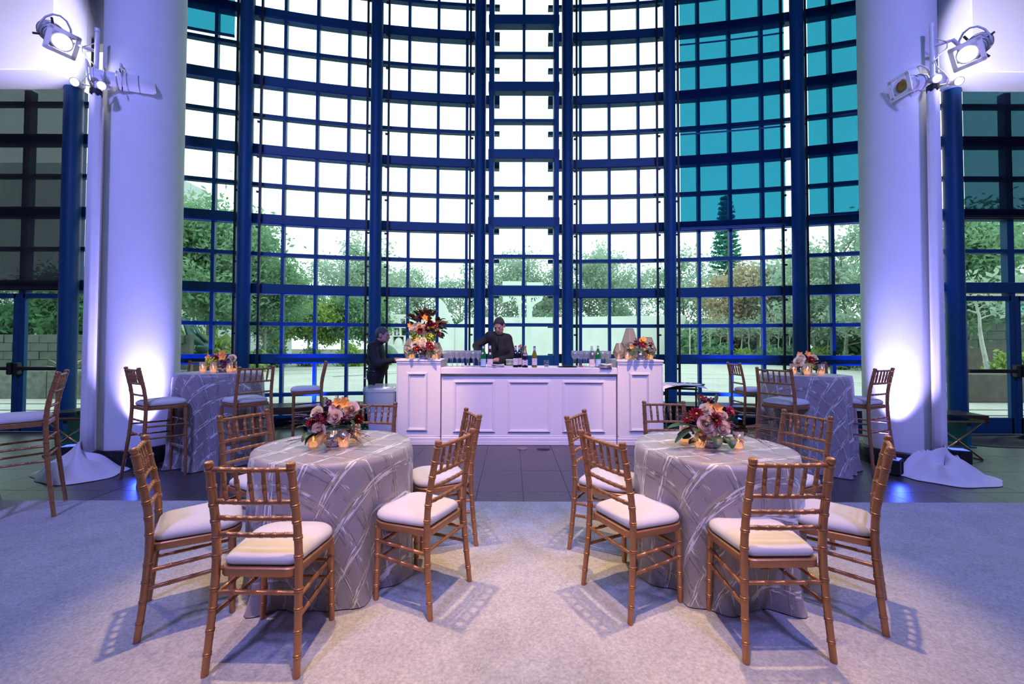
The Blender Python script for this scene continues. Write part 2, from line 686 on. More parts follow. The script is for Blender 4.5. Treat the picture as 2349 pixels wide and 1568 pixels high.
# rows of glass: (z0, z1)
GLASS = [(0.20, 0.518), (0.58, 1.0863)]
for k in range(6):
    a, b = ROWZ[k] + TH_DEEP, ROWZ[k + 1]
    mid = (a + b) / 2
    GLASS += [(a, mid - TH_THIN / 2), (mid + TH_THIN / 2, b)]
THIN = [(0.518, 0.58)] + [((ROWZ[k] + TH_DEEP + ROWZ[k + 1]) / 2 - TH_THIN / 2, (ROWZ[k] + TH_DEEP + ROWZ[k + 1]) / 2 + TH_THIN / 2) for k in range(6)]


def window_bay(n, s0, s1, ks):
    w = struct('window_%d' % n)
    for k in ks:
        mb = MB()
        mb.box((0, 0, 0), (0.05, 0.10, ZTOP), M=APM(S0 + k * DS, 0.03, ZTOP / 2))
        mb.build('mullion', M_FRAME, w)
    for z in ROWZ:
        mb = MB()
        apse_bar(mb, s0, s1, z, z + TH_DEEP, -0.035, 0.10)
        apse_bar(mb, s0, s1, z + 0.012, z + 0.028, -0.05, -0.035)
        mb.build('transom', M_FRAME, w)
    for z0, z1 in THIN:
        mb = MB()
        apse_bar(mb, s0, s1, z0, z1, -0.01, 0.085)
        mb.build('glazing_bar', M_FRAME, w)
    mb = MB()
    apse_bar(mb, s0, s1, 0.0, 0.20, -0.03, 0.10)
    mb.build('sill', M_FRAME, w)
    edges = [s0] + [S0 + k * DS for k in ks if s0 + .06 < S0 + k * DS < s1 - .06] + [s1]
    for a, b in zip(edges[:-1], edges[1:]):
        for z0, z1 in GLASS:
            o = link('pane', pane_mesh(b - a - 0.03, z1 - z0 + 0.02), w)
            o.matrix_world = APM((a + b) / 2, 0.04, (z0 + z1) / 2)
    return w


PIPE = [-4.975, -2.864, -1.014, 0.585, 2.413, 4.502]
window_bay(1, -6.6, PIPE[0], range(-12, -8))
window_bay(2, PIPE[0], PIPE[1], range(-8, -4))
window_bay(3, PIPE[1], -0.93, range(-4, -1))
window_bay(5, 0.50, PIPE[4], range(2, 5))
window_bay(6, PIPE[4], PIPE[5], range(6, 9))
window_bay(7, PIPE[5], 6.2, range(10, 13))

# the middle bay: a tall frame that stands out in front of the curved wall
w4 = struct('window_4')
CX, CY_, CW = 0.2015, 7.33, 1.237
for z in ROWZ:
    for a, b in ((-0.93, -0.66), (0.25, 0.50)):
        mb = MB()
        apse_bar(mb, a, b, z, z + TH_DEEP, -0.035, 0.10)
        mb.build('transom', M_FRAME, w4)
    if z > 2:
        MB().rbox((CX, CY_ + 0.07, z + TH_DEEP / 2), (CW + 0.02, 0.16, TH_DEEP), 0.006).build('frame_transom', M_FRAME, w4)
for z0, z1 in THIN[1:]:
    for a, b in ((-0.93, -0.66), (0.25, 0.50)):
        mb = MB()
        apse_bar(mb, a, b, z0, z1, -0.01, 0.085)
        mb.build('glazing_bar', M_FRAME, w4)
    MB().box((CX, CY_ + 0.07, (z0 + z1) / 2), (CW - 0.1, 0.12, 0.056)).build('frame_glazing_bar', M_FRAME, w4)
for s in (-1, 1):
    MB().rbox((CX + s * (CW / 2 - 0.045), CY_ + 0.10, ZTOP / 2), (0.09, 0.22, ZTOP), 0.006).build('frame_stile', M_FRAME, w4)
MB().box((CX, CY_ + 0.08, 1.2 + (ZTOP - 1.2) / 2), (0.05, 0.10, ZTOP - 1.2)).build('mullion', M_FRAME, w4)
MB().rbox((CX, CY_ + 0.06, 0.62), (CW, 0.10, 1.24), 0.006).build('base_panel', M_FRAME, w4)
gl4 = [(1.24, THIN[1][0])] + GLASS[3:]
for z0, z1 in gl4:
    for s in (-1, 1):
        link('pane', pane_mesh(0.525, z1 - z0 + 0.02), w4, (CX + s * 0.276, CY_ + 0.10, (z0 + z1) / 2))
        o = link('side_pane', pane_mesh(0.30, z1 - z0 + 0.02), w4, (CX + s * (CW / 2 - 0.02), CY_ + 0.37, (z0 + z1) / 2), rot=(0, 0, PI / 2))

# round blue pipes in front of the wall, with shade tracks and little brackets
for i, s in enumerate(PIPE):
    t = struct('trim_%d' % (i + 1), 'round dark blue steel pipe standing in front of the curved window wall')
    p = AP(s, -0.25)
    t.location = (p.x, p.y, 0)
    MB().lathe([(0.13, 0), (0.13, 0.02), (0.103, 0.03), (0.103, ZTOP + 0.6)], 28).build('pipe', M_FRAME, t, 40)
    mb = MB()
    for z in ROWZ:
        mb.tube([(0, 0.09, z + 0.08), (0, 0.24, z + 0.08)], 0.03, 8)
    o = mb.build('pipe_bracket', M_FRAME, t, True)
    o.rotation_euler = (0, 0, -s / WR)
    for sd in (-1, 1):
        if (i == 2 and sd == 1) or (i == 3 and sd == -1):
            continue
        mb = MB()
        q = APM(s + sd * 0.185, -0.10)
        q = Matrix.Translation((-p.x, -p.y, 0)) @ q
        mb.box((0, 0, 0), (0.035, 0.05, ZTOP), M=q @ Matrix.Translation((0, 0, ZTOP / 2)))
        for k in range(1, 14):
            mb.box((0, 0, 0), (0.07, 0.03, 0.03), M=q @ Matrix.Translation((-sd * 0.02, -0.01, k * 0.602 + 0.4)))
        mb.build('shade_track', M_DARK, t)

# straight window walls left and right of the curve, with a pair of glass doors in each
def side_window(n, dn, sg, x_in):
    """sg = -1 left, +1 right; x_in = inner edge of the first pane"""
    wd = struct('window_%d' % n)
    xs = [x_in + 0.84 * i for i in range(0, 6)]                 # left edges (in |x|) of panes
    x0, x1 = 5.95, xs[-1] + 0.1
    for x in xs:
        MB().box((sg * (x - 0.055), YSIDE + 0.05, 2.24 + (5.6 - 2.24) / 2), (0.11, 0.10, 5.6 - 2.24)).build('mullion', M_FRAME, wd)
    for z in ROWZ[1:4]:
        MB().rbox((sg * (x0 + x1) / 2, YSIDE + 0.05, z + 0.085), (x1 - x0, 0.14, TH_DEEP), 0.006).build('transom', M_FRAME, wd)
    for z0, z1 in (THIN[2], THIN[3], THIN[4]):
        MB().box((sg * (x0 + x1) / 2, YSIDE + 0.05, (z0 + z1) / 2), (x1 - x0, 0.09, TH_THIN)).build('glazing_bar', M_FRAME, wd)
    for x in xs[:-1]:
        for z0, z1 in GLASS[4:10]:
            link('pane', pane_mesh(0.74, z1 - z0 + 0.02), wd, (sg * (x + 0.365), YSIDE + 0.06, (z0 + z1) / 2))
    # fixed glazed strip behind the round column
    for z0, z1 in GLASS[:2] + [(1.26, 2.29)]:
        link('pane', pane_mesh(x_in - 0.1 - x0, z1 - z0), wd, (sg * (x0 + x_in - .1) / 2, YSIDE + 0.06, (z0 + z1) / 2))
    MB().box((sg * (x0 + x_in - .1) / 2, YSIDE + 0.05, 0.10), (x_in - .1 - x0, 0.10, 0.2)).build('sill', M_FRAME, wd)
    # blue pipe by the door
    t = struct('trim_%d' % (n - 1), 'round dark blue steel pipe beside the glass doors')
    t.location = (sg * 7.06, 6.68, 0)
    MB().lathe([(0.14, 0), (0.14, 0.02), (0.118, 0.03), (0.118, 6.4)], 28).build('pipe', M_FRAME, t, 40)
    for q in (0.17, -0.20):
        MB().box((sg * q, 0.10, 3.2), (0.035, 0.05, 6.4)).build('shade_track', M_DARK, t)
    # doors
    d = struct('door_%d' % dn)
    for i in range(4):
        a = x_in - 0.05 + i * 0.875
        b = a + 0.865
        hl = i % 2 == 1
        for x in (a + 0.045, b - 0.045):
            MB().rbox((sg * x, YSIDE + 0.02, 1.12), (0.09, 0.06, 2.24), 0.006).build('door_stile', M_FRAME, d)
        MB().rbox((sg * (a + b) / 2, YSIDE + 0.02, 2.20), (b - a - 0.1, 0.06, 0.08), 0.006).build('door_rail', M_FRAME, d)
        MB().rbox((sg * (a + b) / 2, YSIDE + 0.02, 0.13), (b - a - 0.1, 0.06, 0.26), 0.006).build('kick_rail', M_FRAME, d)
        link('pane', pane_mesh(b - a - 0.17, 1.91), d, (sg * (a + b) / 2, YSIDE + 0.02, 1.21))
        mb = MB().rbox((sg * (a + b) / 2, YSIDE - 0.07, 1.02), (b - a - 0.06, 0.05, 0.06), 0.01)
        h = b - 0.05 if not hl else a + 0.05
        mb.rbox((sg * h, YSIDE - 0.055, 1.02), (0.07, 0.09, 0.20), 0.015)
        mb.build('panic_bar', M_BLACK, d)


side_window(8, 1, -1, 7.215)
side_window(9, 2, 1, 7.38)

# walls above and beside the glass, ceiling, room behind the camera
CEIL = 9.4
wl = struct('wall_back')
mb = MB()
mb.box((0, -9.1, CEIL / 2), (24.4, 0.2, CEIL))
mb.build('wall_surface', M_CEIL, wl)
for nm, sg in (('wall_left', -1), ('wall_right', 1)):
    wl = struct(nm)
    MB().box((sg * 12.1, -1.1, CEIL / 2), (0.2, 16.1, CEIL)).build('wall_surface', M_WHITE, wl)
    MB().box((sg * 9.1, YSIDE + 0.10, 6.38 + (CEIL - 6.38) / 2), (6.2, 0.2, CEIL - 6.38)).build('upper_wall', M_WHITE, wl)
    MB().rbox((sg * 9.56, 6.45, 5.52 + (CEIL - 5.52) / 2), (5.35, 0.5, CEIL - 5.52), 0.01).build('bulkhead', M_WHITE, wl)
wl = struct('wall_front')
mb = MB()
apse_bar(mb, -6.6, 6.3, ZTOP, CEIL, -0.04, 0.14)
mb.build('header', M_FRAME, wl)
ce = struct('ceiling')
MB().box((0, -0.2, CEIL + 0.1), (24.6, 18.2, 0.2)).build('ceiling_surface', M_CEIL, ce)

fl = struct('floor')
mb = MB()
pts = [(-12.2, -9.2), (12.2, -9.2), (12.2, YSIDE + .1), (6.1, YSIDE + .1)]
pts += [tuple(AP(s, 0.1)[:2]) for s in np.linspace(6.1, -6.5, 30)] + [(-6.1, YSIDE + .1), (-12.2, YSIDE + .1)]
mb.prism(pts, 0.09, Matrix.Translation((0, 0, -0.10)))
mb.build('slab', M_SLATE, fl)
for j in range(6):
    y0 = 3.43 + 0.68 * j
    for i in range(-23, 24):
        x0 = 0.11 + 0.44 * i
        cx, cy = x0 + 0.22, y0 + 0.34
        lim = WY + math.sqrt(max(0, (WR - 0.05) ** 2 - (abs(cx - WX) + 0.22) ** 2)) if abs(cx) < 6 else YSIDE
        y1 = min(y0 + 0.677, lim)
        if y1 - y0 < 0.12:
            continue
        dz = random.uniform(-0.0012, 0.0)
        o = MB().rbox((0, 0, 0), (0.4365, y1 - y0, 0.012), 0.0015).build('tile', M_SLATE, fl, loc=(cx, (y0 + y1) / 2, -0.006 + dz))

cp = MB()
cp.rbox((0, -2.35, 0.001), (22, 12.36, 0.012), 0.004)
tag(cp.build('carpet', M_CARPET), 'pale grey felt carpet covering the floor in front of the dark stone', 'carpet')

# two big white round columns on black tiled plinths
for nm, x, y, r, lb in (('column', -4.62, 5.23, 0.395, 'round white column at the left of the curved window'),
                        ('column', 4.74, 5.13, 0.37, 'round white column at the right of the curved window')):
    t = struct(nm, lb)
    t.location = (x, y, 0)
    MB().lathe([(r, 0.19), (r, CEIL)], 64, caps=False).build('shaft', M_WHITE, t, True)
    mb = MB().lathe([(r + 0.045, 0.0), (r + 0.045, 0.185), (r + 0.035, 0.20), (r - 0.02, 0.20)], 64)
    mb.build('plinth', M_PLINTH, t, 40)

# roller shades hanging on the inside of the glass
def shade(label, s0, s1, z0, z1, m, seams=()):
    t = thing('roller_shade', label, 'shade')
    mb = MB()
    apse_bar(mb, s0, s1, z0, z1, -0.115, -0.112)
    mb.build('shade_cloth', m, t)
    mb = MB()
    apse_bar(mb, s0, s1, z0 - 0.02, z0 + 0.02, -0.125, -0.102)
    mb.build('hem_bar', M_FRAME, t)
    for z in seams:
        mb = MB()
        apse_bar(mb, s0, s1, z - 0.015, z + 0.015, -0.118, -0.1155)
        mb.build('seam', M_FRAME, t)
    return t


shade('teal roller shade over the wide bay right of the middle, down past halfway', 2.63, 4.36, ROWZ[2] + 0.02, ZTOP, M_SHADE, (5.22, 6.86))
shade('teal roller shade in the narrow bay beside the right column', 4.72, 5.72, ROWZ[2] + 0.14, ZTOP, M_SHADE, (5.3,))
shade('short teal roller shade high up beside the left column', -5.95, -5.21, 6.62, ZTOP, M_SHADE)


def side_shade(label, x0, x1, z0, z1, m):
    t = thing('roller_shade', label, 'shade', ((x0 + x1) / 2, YSIDE - 0.06, 0))
    MB().box((0, 0, (z0 + z1) / 2), (x1 - x0, 0.004, z1 - z0)).build('shade_cloth', m, t)
    MB().rbox((0, 0, z0), (x1 - x0, 0.03, 0.04), 0.004).build('hem_bar', M_DARK, t)


side_shade('charcoal roller shade drawn down to the head of the left glass doors', -11.4, -7.2, 2.33, 6.36, M_SHADE_D)
side_shade('grey teal roller shade drawn halfway above the right glass doors', 7.36, 11.45, ROWZ[2] + 0.03, 6.36, glass_mat('grey_teal_shade_cloth', (0.19, 0.31, 0.36), 0.0, .5, 0.25, (0.07, 0.08, 0.16)))

# ================================================================== CHAIRS AND STOOLS
def ringed(path, r, rings, rise=1.17, w=0.0026):
    """resample a polyline and put little bamboo rings at the given fractions; returns path, radii"""
    P = [Vector(p) for p in path]
    L = [0.0]
    for a, b in zip(P[:-1], P[1:]):
        L.append(L[-1] + (b - a).length)
    tot = L[-1]

    def at(d):
        for i in range(len(P) - 1):
            if d <= L[i + 1] or i == len(P) - 2:
                return P[i].lerp(P[i + 1], (d - L[i]) / max(1e-9, L[i + 1] - L[i]))
    rr = r if callable(r) else (lambda q: r)
    st = [(d, 1.0) for d in L]
    for q in rings:
        c = q * tot
        st = [x for x in st if abs(x[0] - c) > 4 * w or x[0] in (0.0, tot)]
        st += [(c - 3 * w, 1.0), (c - 2.2 * w, rise), (c - 1.2 * w, rise), (c - .5 * w, 1.0), (c + .5 * w, 1.0), (c + 1.2 * w, rise), (c + 2.2 * w, rise), (c + 3 * w, 1.0)]
    st.sort()
    return [at(d) for d, _ in st], [rr(d / tot) * k for d, k in st]


def seat_outline(wr, wf, y0, y1, rc=0.11, n=7, inset=0.0):
    """rounded trapezoid: half widths wr (rear) and wf (front)"""
    C = [(-wr + inset, y0 + inset, .045), (wr - inset, y0 + inset, .045), (wf - inset, y1 - inset, rc), (-wf + inset, y1 - inset, rc)]
    out = []
    for i in range(4):
        p = Vector(C[i][:2])
        a = (Vector(C[i - 1][:2]) - p).normalized()
        b = (Vector(C[(i + 1) % 4][:2]) - p).normalized()
        rcn = max(0.012, C[i][2] - inset * .5)
        for k in range(n + 1):
            t = k / n
            q = p + a * rcn * (1 - t) ** 2 + b * rcn * t ** 2
            out.append((q.x, q.y))
    # bow the front edge forward a little
    res = []
    for x, y in out:
        if y > 0:
            y += 0.018 * (1 - (x / wf) ** 2) * (y / y1)
        res.append((x, y))
    return res


def loft(mb, rings, close_top=True, close_bot=True):
    n = len(rings[0])
    b = len(mb.v)
    for r in rings:
        mb.v += [tuple(p) for p in r]
    for i in range(len(rings) - 1):
        for k in range(n):
            k2 = (k + 1) % n
            mb.f.append((b + i * n + k, b + i * n + k2, b + (i + 1) * n + k2, b + (i + 1) * n + k))
            mb.m.append(0)
    if close_bot:
        mb.f.append(tuple(b + k for k in reversed(range(n))))
        mb.m.append(0)
    if close_top:
        mb.f.append(tuple(b + (len(rings) - 1) * n + k for k in range(n)))
        mb.m.append(0)


def rung_mesh(name, a, b, r, nr, n=8, bow=0.0):
    a, b = Vector(a), Vector(b)
    path = [a.lerp(b, i / 8) + Vector((0, -bow * (1 - (2 * i / 8 - 1) ** 2), 0)) for i in range(9)]
    p, rr = ringed(path, r, [(i + 1) / (nr + 1) for i in range(nr)])
    return MB().tube(p, rr, 10).mesh(name, M_GOLD, 40)


def make_chair(name, label, cat, group, tall):
    t = thing(name, label, cat, group=group)
    if tall:
        H_, zs = 1.182, 0.735
        key = [(0, .232, -.250), (.25, .212, -.222), (.5, .196, -.195), (.76, .184, -.182), (.9, .180, -.188), (1.182, .173, -.247)]
        rails, spin = (1.150, 1.012, 0.892), (1.150, 1.012)
        rings = (.12, .25, .37, .50, .60, .82, .93, 1.02, 1.09)
        r0 = .0168
    else:
        H_, zs = 0.915, 0.400
        key = [(0, .1975, -.220), (.2, .190, -.198), (.43, .182, -.181), (.6, .179, -.188), (.915, .175, -.250)]
        rails, spin = (0.880, 0.735, 0.660, 0.585), (0.880, 0.735)
        rings = (.085, .18, .27, .35, .49, .57, .645, .72, .80)
        r0 = .0172
    kz, kx, ky = zip(*key)

    def post(z):
        # smooth spline through the key points
        zz = np.linspace(0, H_, 60)
        yy = np.interp(zz, kz, ky)
        k = np.ones(9) / 9
        ys = np.convolve(np.pad(yy, 4, mode='reflect', reflect_type='odd'), k, mode='valid')
        return float(np.interp(z, kz, kx)), float(np.interp(z, zz, ys))
    # back legs that run up into the back posts, with a turned knob
    for sg in (-1, 1):
        zt = H_ - .045
        path = [(sg * post(z)[0], post(z)[1], z) for z in np.linspace(0, zt, 14)]
        p, rr = ringed(path, lambda q: r0 * (.84 + .16 * min(1, q * 2.2)), [z / zt for z in rings])
        for dz, k in ((.002, 1.0), (.004, 1.18), (.008, 1.18), (.010, .92), (.016, .84), (.021, 1.02), (.029, 1.12), (.036, 1.10), (.042, .86), (.045, .3)):
            x, y = post(zt + dz)
            p.append(Vector((sg * x, y, zt + dz)))
            rr.append(r0 * k)
        MB().tube(p, rr, 14).build('back_leg', M_GOLD, t, 35)
    # front legs
    wf, yf = (.184, .166) if tall else (.1785, .157)
    fl = []
    for sg in (-1, 1):
        path = [(sg * (wf - .008 * i / 8), yf - .004 * i / 8, zs * i / 8) for i in range(9)]
        p, rr = ringed(path, lambda q: .0140 + .0030 * q, (.2, .4, .62, .82) if not tall else (.15, .3, .45, .6, .75, .9))
        MB().tube(p, rr, 14).build('front_leg', M_GOLD, t, 35)
    # back rails and spindles
    for z in rails:
        x, y = post(z)
        link('back_rail', rung_mesh('back_rail', (-x, y, z), (x, y, z), .0105, 6, bow=.010), t)
    for i in range(5):
        f = (i - 2) / 3.0
        xa, ya = post(spin[0])
        xb, yb = post(spin[1])
        bow = .010 * (1 - f * f)
        a = Vector((xb * f * .96, yb - bow, spin[1]))
        b = Vector((xa * f * 1.02, ya - bow, spin[0]))
        p, rr = ringed([a.lerp(b, k / 6) for k in range(7)], lambda q: .0075 + .0022 * math.sin(PI * q), (.36, .62))
        MB().tube(p, rr, 10).build('spindle', M_GOLD, t, 40)
    # stretchers
    if tall:
        sides, fronts, backs = ((.575, .56), (.455, .44)), (.60,), (.63, .49)
    else:
        sides, fronts, backs = ((.318, .325), (.236, .245)), (.30, .215), (.335,)
    for zb, zf in sides:
        for sg in (-1, 1):
            x, y = post(zb)
            link('stretcher', rung_mesh('stretcher', (sg * x, y, zb), (sg * (wf - .003), yf, zf), .0098, 3), t)
    for z in fronts:
        link('stretcher', rung_mesh('stretcher', (-wf, yf, z), (wf, yf, z), .0098, 3), t)
    for z in backs:
        x, y = post(z)
        link('stretcher', rung_mesh('stretcher', (-x, y, z), (x, y, z), .0098, 3), t)
    if tall:
        MB().rbox((0, yf, .30), (2 * wf - .01, .026, .034), .004).build('footrest', M_GOLD, t)
    # seat frame with its notched rear corners, then the cushion
    ol = seat_outline(.168, .205, -.186, .182)
    mb = MB()
    loft(mb, [[(x, y, zs) for x, y in ol], [(x * 1.01, y * 1.01, zs + .006) for x, y in ol], [(x * 1.01, y * 1.01, zs + .033) for x, y in ol], [(x * .985, y * .985, zs + .038) for x, y in ol]])
    mb.build('seat_frame', M_GOLD, t, 35)
    mb = MB()
    zc = zs + .038
    rr = []
    for ins, z in ((.014, zc), (.003, zc + .008), (.000, zc + .020), (.004, zc + .034), (.016, zc + .047), (.036, zc + .056), (.070, zc + .062), (.12, zc + .065)):
        rr.append([(x, y, z) for x, y in seat_outline(.163, .207, -.176, .188, .125, 7, ins)])
    loft(mb, rr)
    mb.build('cushion', M_CUSH, t, True)
    return t


ZC = 0.007   # top of the carpet
chair0 = make_chair('dining_chair', '', 'chair', 'gold dining chairs around the two low tables', False)
CH = [
    (-1.103, 2.036, -1.0, 'gold chair nearest the camera at the left low table, seat facing away'),
    (-1.702, 2.306, -55.3, 'gold chair at the left end of the left low table, seen side-on'),
    (-0.532, 2.457, 65.3, 'gold chair on the aisle side of the left low table, nearer one'),
    (-0.525, 3.090, 112.0, 'gold chair on the aisle side of the left low table, farther one beside the bar'),
    (-1.737, 2.997, -114.2, 'gold chair behind the left low table, in front of the left cocktail table'),
    (-1.215, 3.430, 172.0, 'gold chair behind the left low table, its back before the white trash can'),
    (1.237, 2.122, 1.2, 'gold chair nearest the camera at the right low table, seat facing away'),
    (1.785, 2.370, 49.8, 'gold chair at the right end of the right low table, seen side-on'),
    (1.962, 3.065, 108.9, 'gold chair behind the right low table, in front of the right cocktail table'),
    (0.710, 2.435, -63.3, 'gold chair on the aisle side of the right low table, nearer one'),
    (0.689, 3.004, -120.0, 'gold chair on the aisle side of the right low table, farther one beside the bar'),
    (1.358, 3.530, 179.6, 'gold chair behind the right low table, its back before the right bar pedestal'),
]
for i, (x, y, a, lb) in enumerate(CH):
    if i == 0:
        chair0.location, chair0.rotation_euler, chair0['label'] = (x, y, ZC), (0, 0, math.radians(a)), lb
    else:
        dup(chair0, (x, y, ZC), math.radians(a), lb)

stool0 = make_chair('bar_stool', '', 'stool', 'tall gold stools around the cocktail tables', True)
ST = [
    (-3.774, 4.534, -31.5, 0, 'tall gold stool standing beside the left white column'),
    (-2.987, 4.738, 55.5, 0, 'tall gold stool in front of the left cocktail table, facing away'),
    (-2.88, 5.92, 116, 0, 'tall gold stool behind the left cocktail table, side-on before the wooden bench'),
    (-4.44, 5.97, -158, 0, 'tall gold stool hidden behind the left cocktail table, only its back rail shows'),
    (-4.08, 3.493, 128.4, ZC, 'tall gold stool at the far left edge, standing partly on the carpet'),
    (3.915, 4.765, 24.1, 0, 'tall gold stool standing beside the right white column'),
    (3.038, 4.692, -57.5, 0, 'tall gold stool in front of the right cocktail table, facing away'),
    (3.373, 5.93, -92, 0, 'tall gold stool behind the right cocktail table, at its window side on the left'),
    (4.32, 6.02, 152, 0, 'tall gold stool behind the right cocktail table, only its back rail shows'),
]
for i, (x, y, a, z, lb) in enumerate(ST):
    if i == 0:
        stool0.location, stool0.rotation_euler, stool0['label'] = (x, y, z), (0, 0, math.radians(a)), lb
    else:
        dup(stool0, (x, y, z), math.radians(a), lb)

# ================================================================== CLOTHED TABLES
def cloth_mesh(R, zt, seed, rot, flare=.07, amp=.05, pud=.09):
    rn = random.Random(seed)
    NT = 120
    ph = [rn.uniform(0, 6.28) for _ in range(5)]
    rows = []
    uvs = []
    top = [0.0, .25, .5, .75, .92, 1.0]
    drop = np.linspace(0, 1, 26)[1:]
    arc = 0.0

    def fold(th):
        return (.50 * math.cos(7 * th + ph[0]) + .38 * math.cos(11 * th + ph[1] + .6 * math.sin(2 * th + ph[3])) + .22 * math.cos(17 * th + ph[2]))
    mb = MB()
    mb.uv = []

    def put(x, y, z, s, th):
        mb.v.append((x, y, z))
        a = th + rot
        mb.uv.append((s * math.cos(a) + .3, s * math.sin(a) + .3))
    for q in top:
        for k in range(NT):
            th = 2 * PI * k / NT
            r = R * q
            put(r * math.cos(th), r * math.sin(th), zt, r, th)
    for i, d in enumerate(drop):
        zz = zt * (1 - d)
        for k in range(NT):
            th = 2 * PI * k / NT
            f = fold(th)
            A = amp * smoothstep(0, .55, d)
            r = R + .012 * min(1, d * 12) + flare * d ** 1.2 + A * f
            z = zt - zt * d * 1.0
            if d > .86:           # the hem lies out on the floor
                e = (d - .86) / .14
                r += pud * e * (.6 + .5 * math.cos(5 * th + ph[3]) * .8 + .4 * f)
                z = zt * .14 * (1 - e) ** 1.6 + .006 + .026 * e * (1 - e) * (1.6 + math.cos(13 * th + ph[4]) + math.cos(23 * th + ph[1]))
            if d < .05:
                z = zt - .004 - zt * d * .9
            put(r * math.cos(th), r * math.sin(th), max(.004, z), R + zt * d, th)
    n = len(top) + len(drop)
    for i in range(n - 1):
        for k in range(NT):
            k2 = (k + 1) % NT
            mb.f.append((i * NT + k, i * NT + k2, (i + 1) * NT + k2, (i + 1) * NT + k))
            mb.m.append(0)
    return mb.mesh('tablecloth', M_PLAID, True)


TBL = [
    ('low', -1.13, 2.72, .470, .765, ZC, 3, .30, 'silver plaid cloth to the floor on the left low table on the carpet'),
    ('low', 1.29, 2.72, .470, .765, ZC, 8, 1.30, 'silver plaid cloth to the floor on the right low table on the carpet'),
    ('tall', -3.60, 5.20, .455, 1.075, 0, 5, .85, 'grey plaid cloth on the tall cocktail table beside the left column'),
    ('tall', 3.50, 5.05, .455, 1.075, 0, 12, .80, 'grey plaid cloth on the tall cocktail table beside the right column'),
    ('tall', -4.78, 3.32, .43, 1.075, 0, 15, .5, 'grey plaid cloth on the tall table cut off by the left picture edge'),
]
for kind, x, y, R, zt, zf, sd, rot, lb in TBL:
    o = link('tablecloth', cloth_mesh(R, zt, sd, rot, *((.0, .050, .03) if kind == 'low' else (.02, .062, .03))), None, (x, y, zf))
    tag(o, lb, 'tablecloth', 'plaid tablecloths')
    t = thing('round_table' if kind == 'low' else 'cocktail_table', 'table hidden under the ' + lb[lb.index('plaid'):].replace(' cloth', '').replace('to the floor ', ''), 'table', (x, y, zf), group='tables under the plaid cloths')
    MB().lathe([(R - .012, zt - .035), (R - .006, zt - .03), (R - .006, zt - .008), (R - .012, zt - .004)], 40).build('tabletop', M_WOOD, t, 40)
    MB().lathe([(.22, 0), (.22, .02), (.05, .06), (.035, .1), (.035, zt - .06), (.12, zt - .036)], 20).build('pedestal', M_BLACK, t, 40)

# ================================================================== THE BAR
def ring_molding(cx, z0, z1, w, y):
    """raised picture-frame moulding on a front that faces -Y, stepped profile"""
    mb = MB()
    def ring(x0, x1, a0, a1, wd, dp):
        mb.rbox(((x0 + x1) / 2, y - dp / 2, a1 - wd / 2), (x1 - x0, dp, wd), .003)
        mb.rbox(((x0 + x1) / 2, y - dp / 2, a0 + wd / 2), (x1 - x0, dp, wd), .003)
        mb.rbox((x0 + wd / 2, y - dp / 2 + .0006, (a0 + a1) / 2), (wd, dp, a1 - a0 - 2 * wd + .004), .002)
        mb.rbox((x1 - wd / 2, y - dp / 2 + .0006, (a0 + a1) / 2), (wd, dp, a1 - a0 - 2 * wd + .004), .002)
    ring(cx - w / 2, cx + w / 2, z0, z1, .045, .012)
    ring(cx - w / 2 + .012, cx + w / 2 - .012, z0 + .012, z1 - .012, .020, .026)
    return mb


def pedestal(label, x0, x1, pm):
    t = thing('bar_pedestal', label, 'bar', ((x0 + x1) / 2, 6.30, 0))
    w = x1 - x0
    MB().rbox((0, 0, .58), (w - .012, .60, 1.14), .004).build('body', M_BAR, t)
    for sx in (-1, 1):
        MB().rbox((sx * (w / 2 - .012), -.302, .62), (.018, .012, 1.0), .003).build('corner_bead', M_BAR, t)
    mb = MB()
    mb.rbox((0, 0, 1.195), (w + .012, .64, .032), .006)
    mb.rbox((0, 0, 1.165), (w, .625, .032), .008)
    mb.rbox((0, 0, 1.142), (w - .006, .61, .02), .004)
    mb.build('cap_molding', M_BAR, t)
    mb = MB()
    mb.rbox((0, 0, .03), (w + .004, .628, .06), .004)
    mb.rbox((0, 0, .085), (w - .004, .615, .05), .008)
    mb.rbox((0, 0, .122), (w - .008, .607, .02), .006)
    mb.build('base_molding', M_BAR, t)
    ring_molding(pm - (x0 + x1) / 2, .195, 1.03, .30, -.299).build('panel_molding', M_BAR, t)
    return t


pedestal('white panelled bar pedestal on the left, carrying the tall flowers', -1.646, -1.012, -1.35)
pedestal('white panelled bar pedestal on the right, carrying three faceted lanterns', 1.50, 2.156, 1.82)
t = thing('bar_counter', 'long white panelled bar counter between the two bar pedestals', 'bar', (.242, 6.28, 0))
MB().rbox((0, 0, .50), (2.49, .54, 1.0), .004).build('body', M_BAR, t)
MB().rbox((0, -.01, 1.052), (2.50, .62, .095), .006).build('countertop', M_BAR, t)
mb = MB()
mb.rbox((0, -.005, .03), (2.49, .572, .06), .004)
mb.rbox((0, -.003, .085), (2.49, .562, .05), .008)
mb.rbox((0, 0, .122), (2.49, .552, .02), .006)
mb.build('base_molding', M_BAR, t)
for cx, wd in ((-.538 - .242, .60), (.243 - .242, .61), (1.021 - .242, .612)):
    ring_molding(cx, .175, .915, wd, -.269).build('panel_molding', M_BAR, t)
BZ, PZ = 1.1005, 1.2115       # counter top, pedestal top

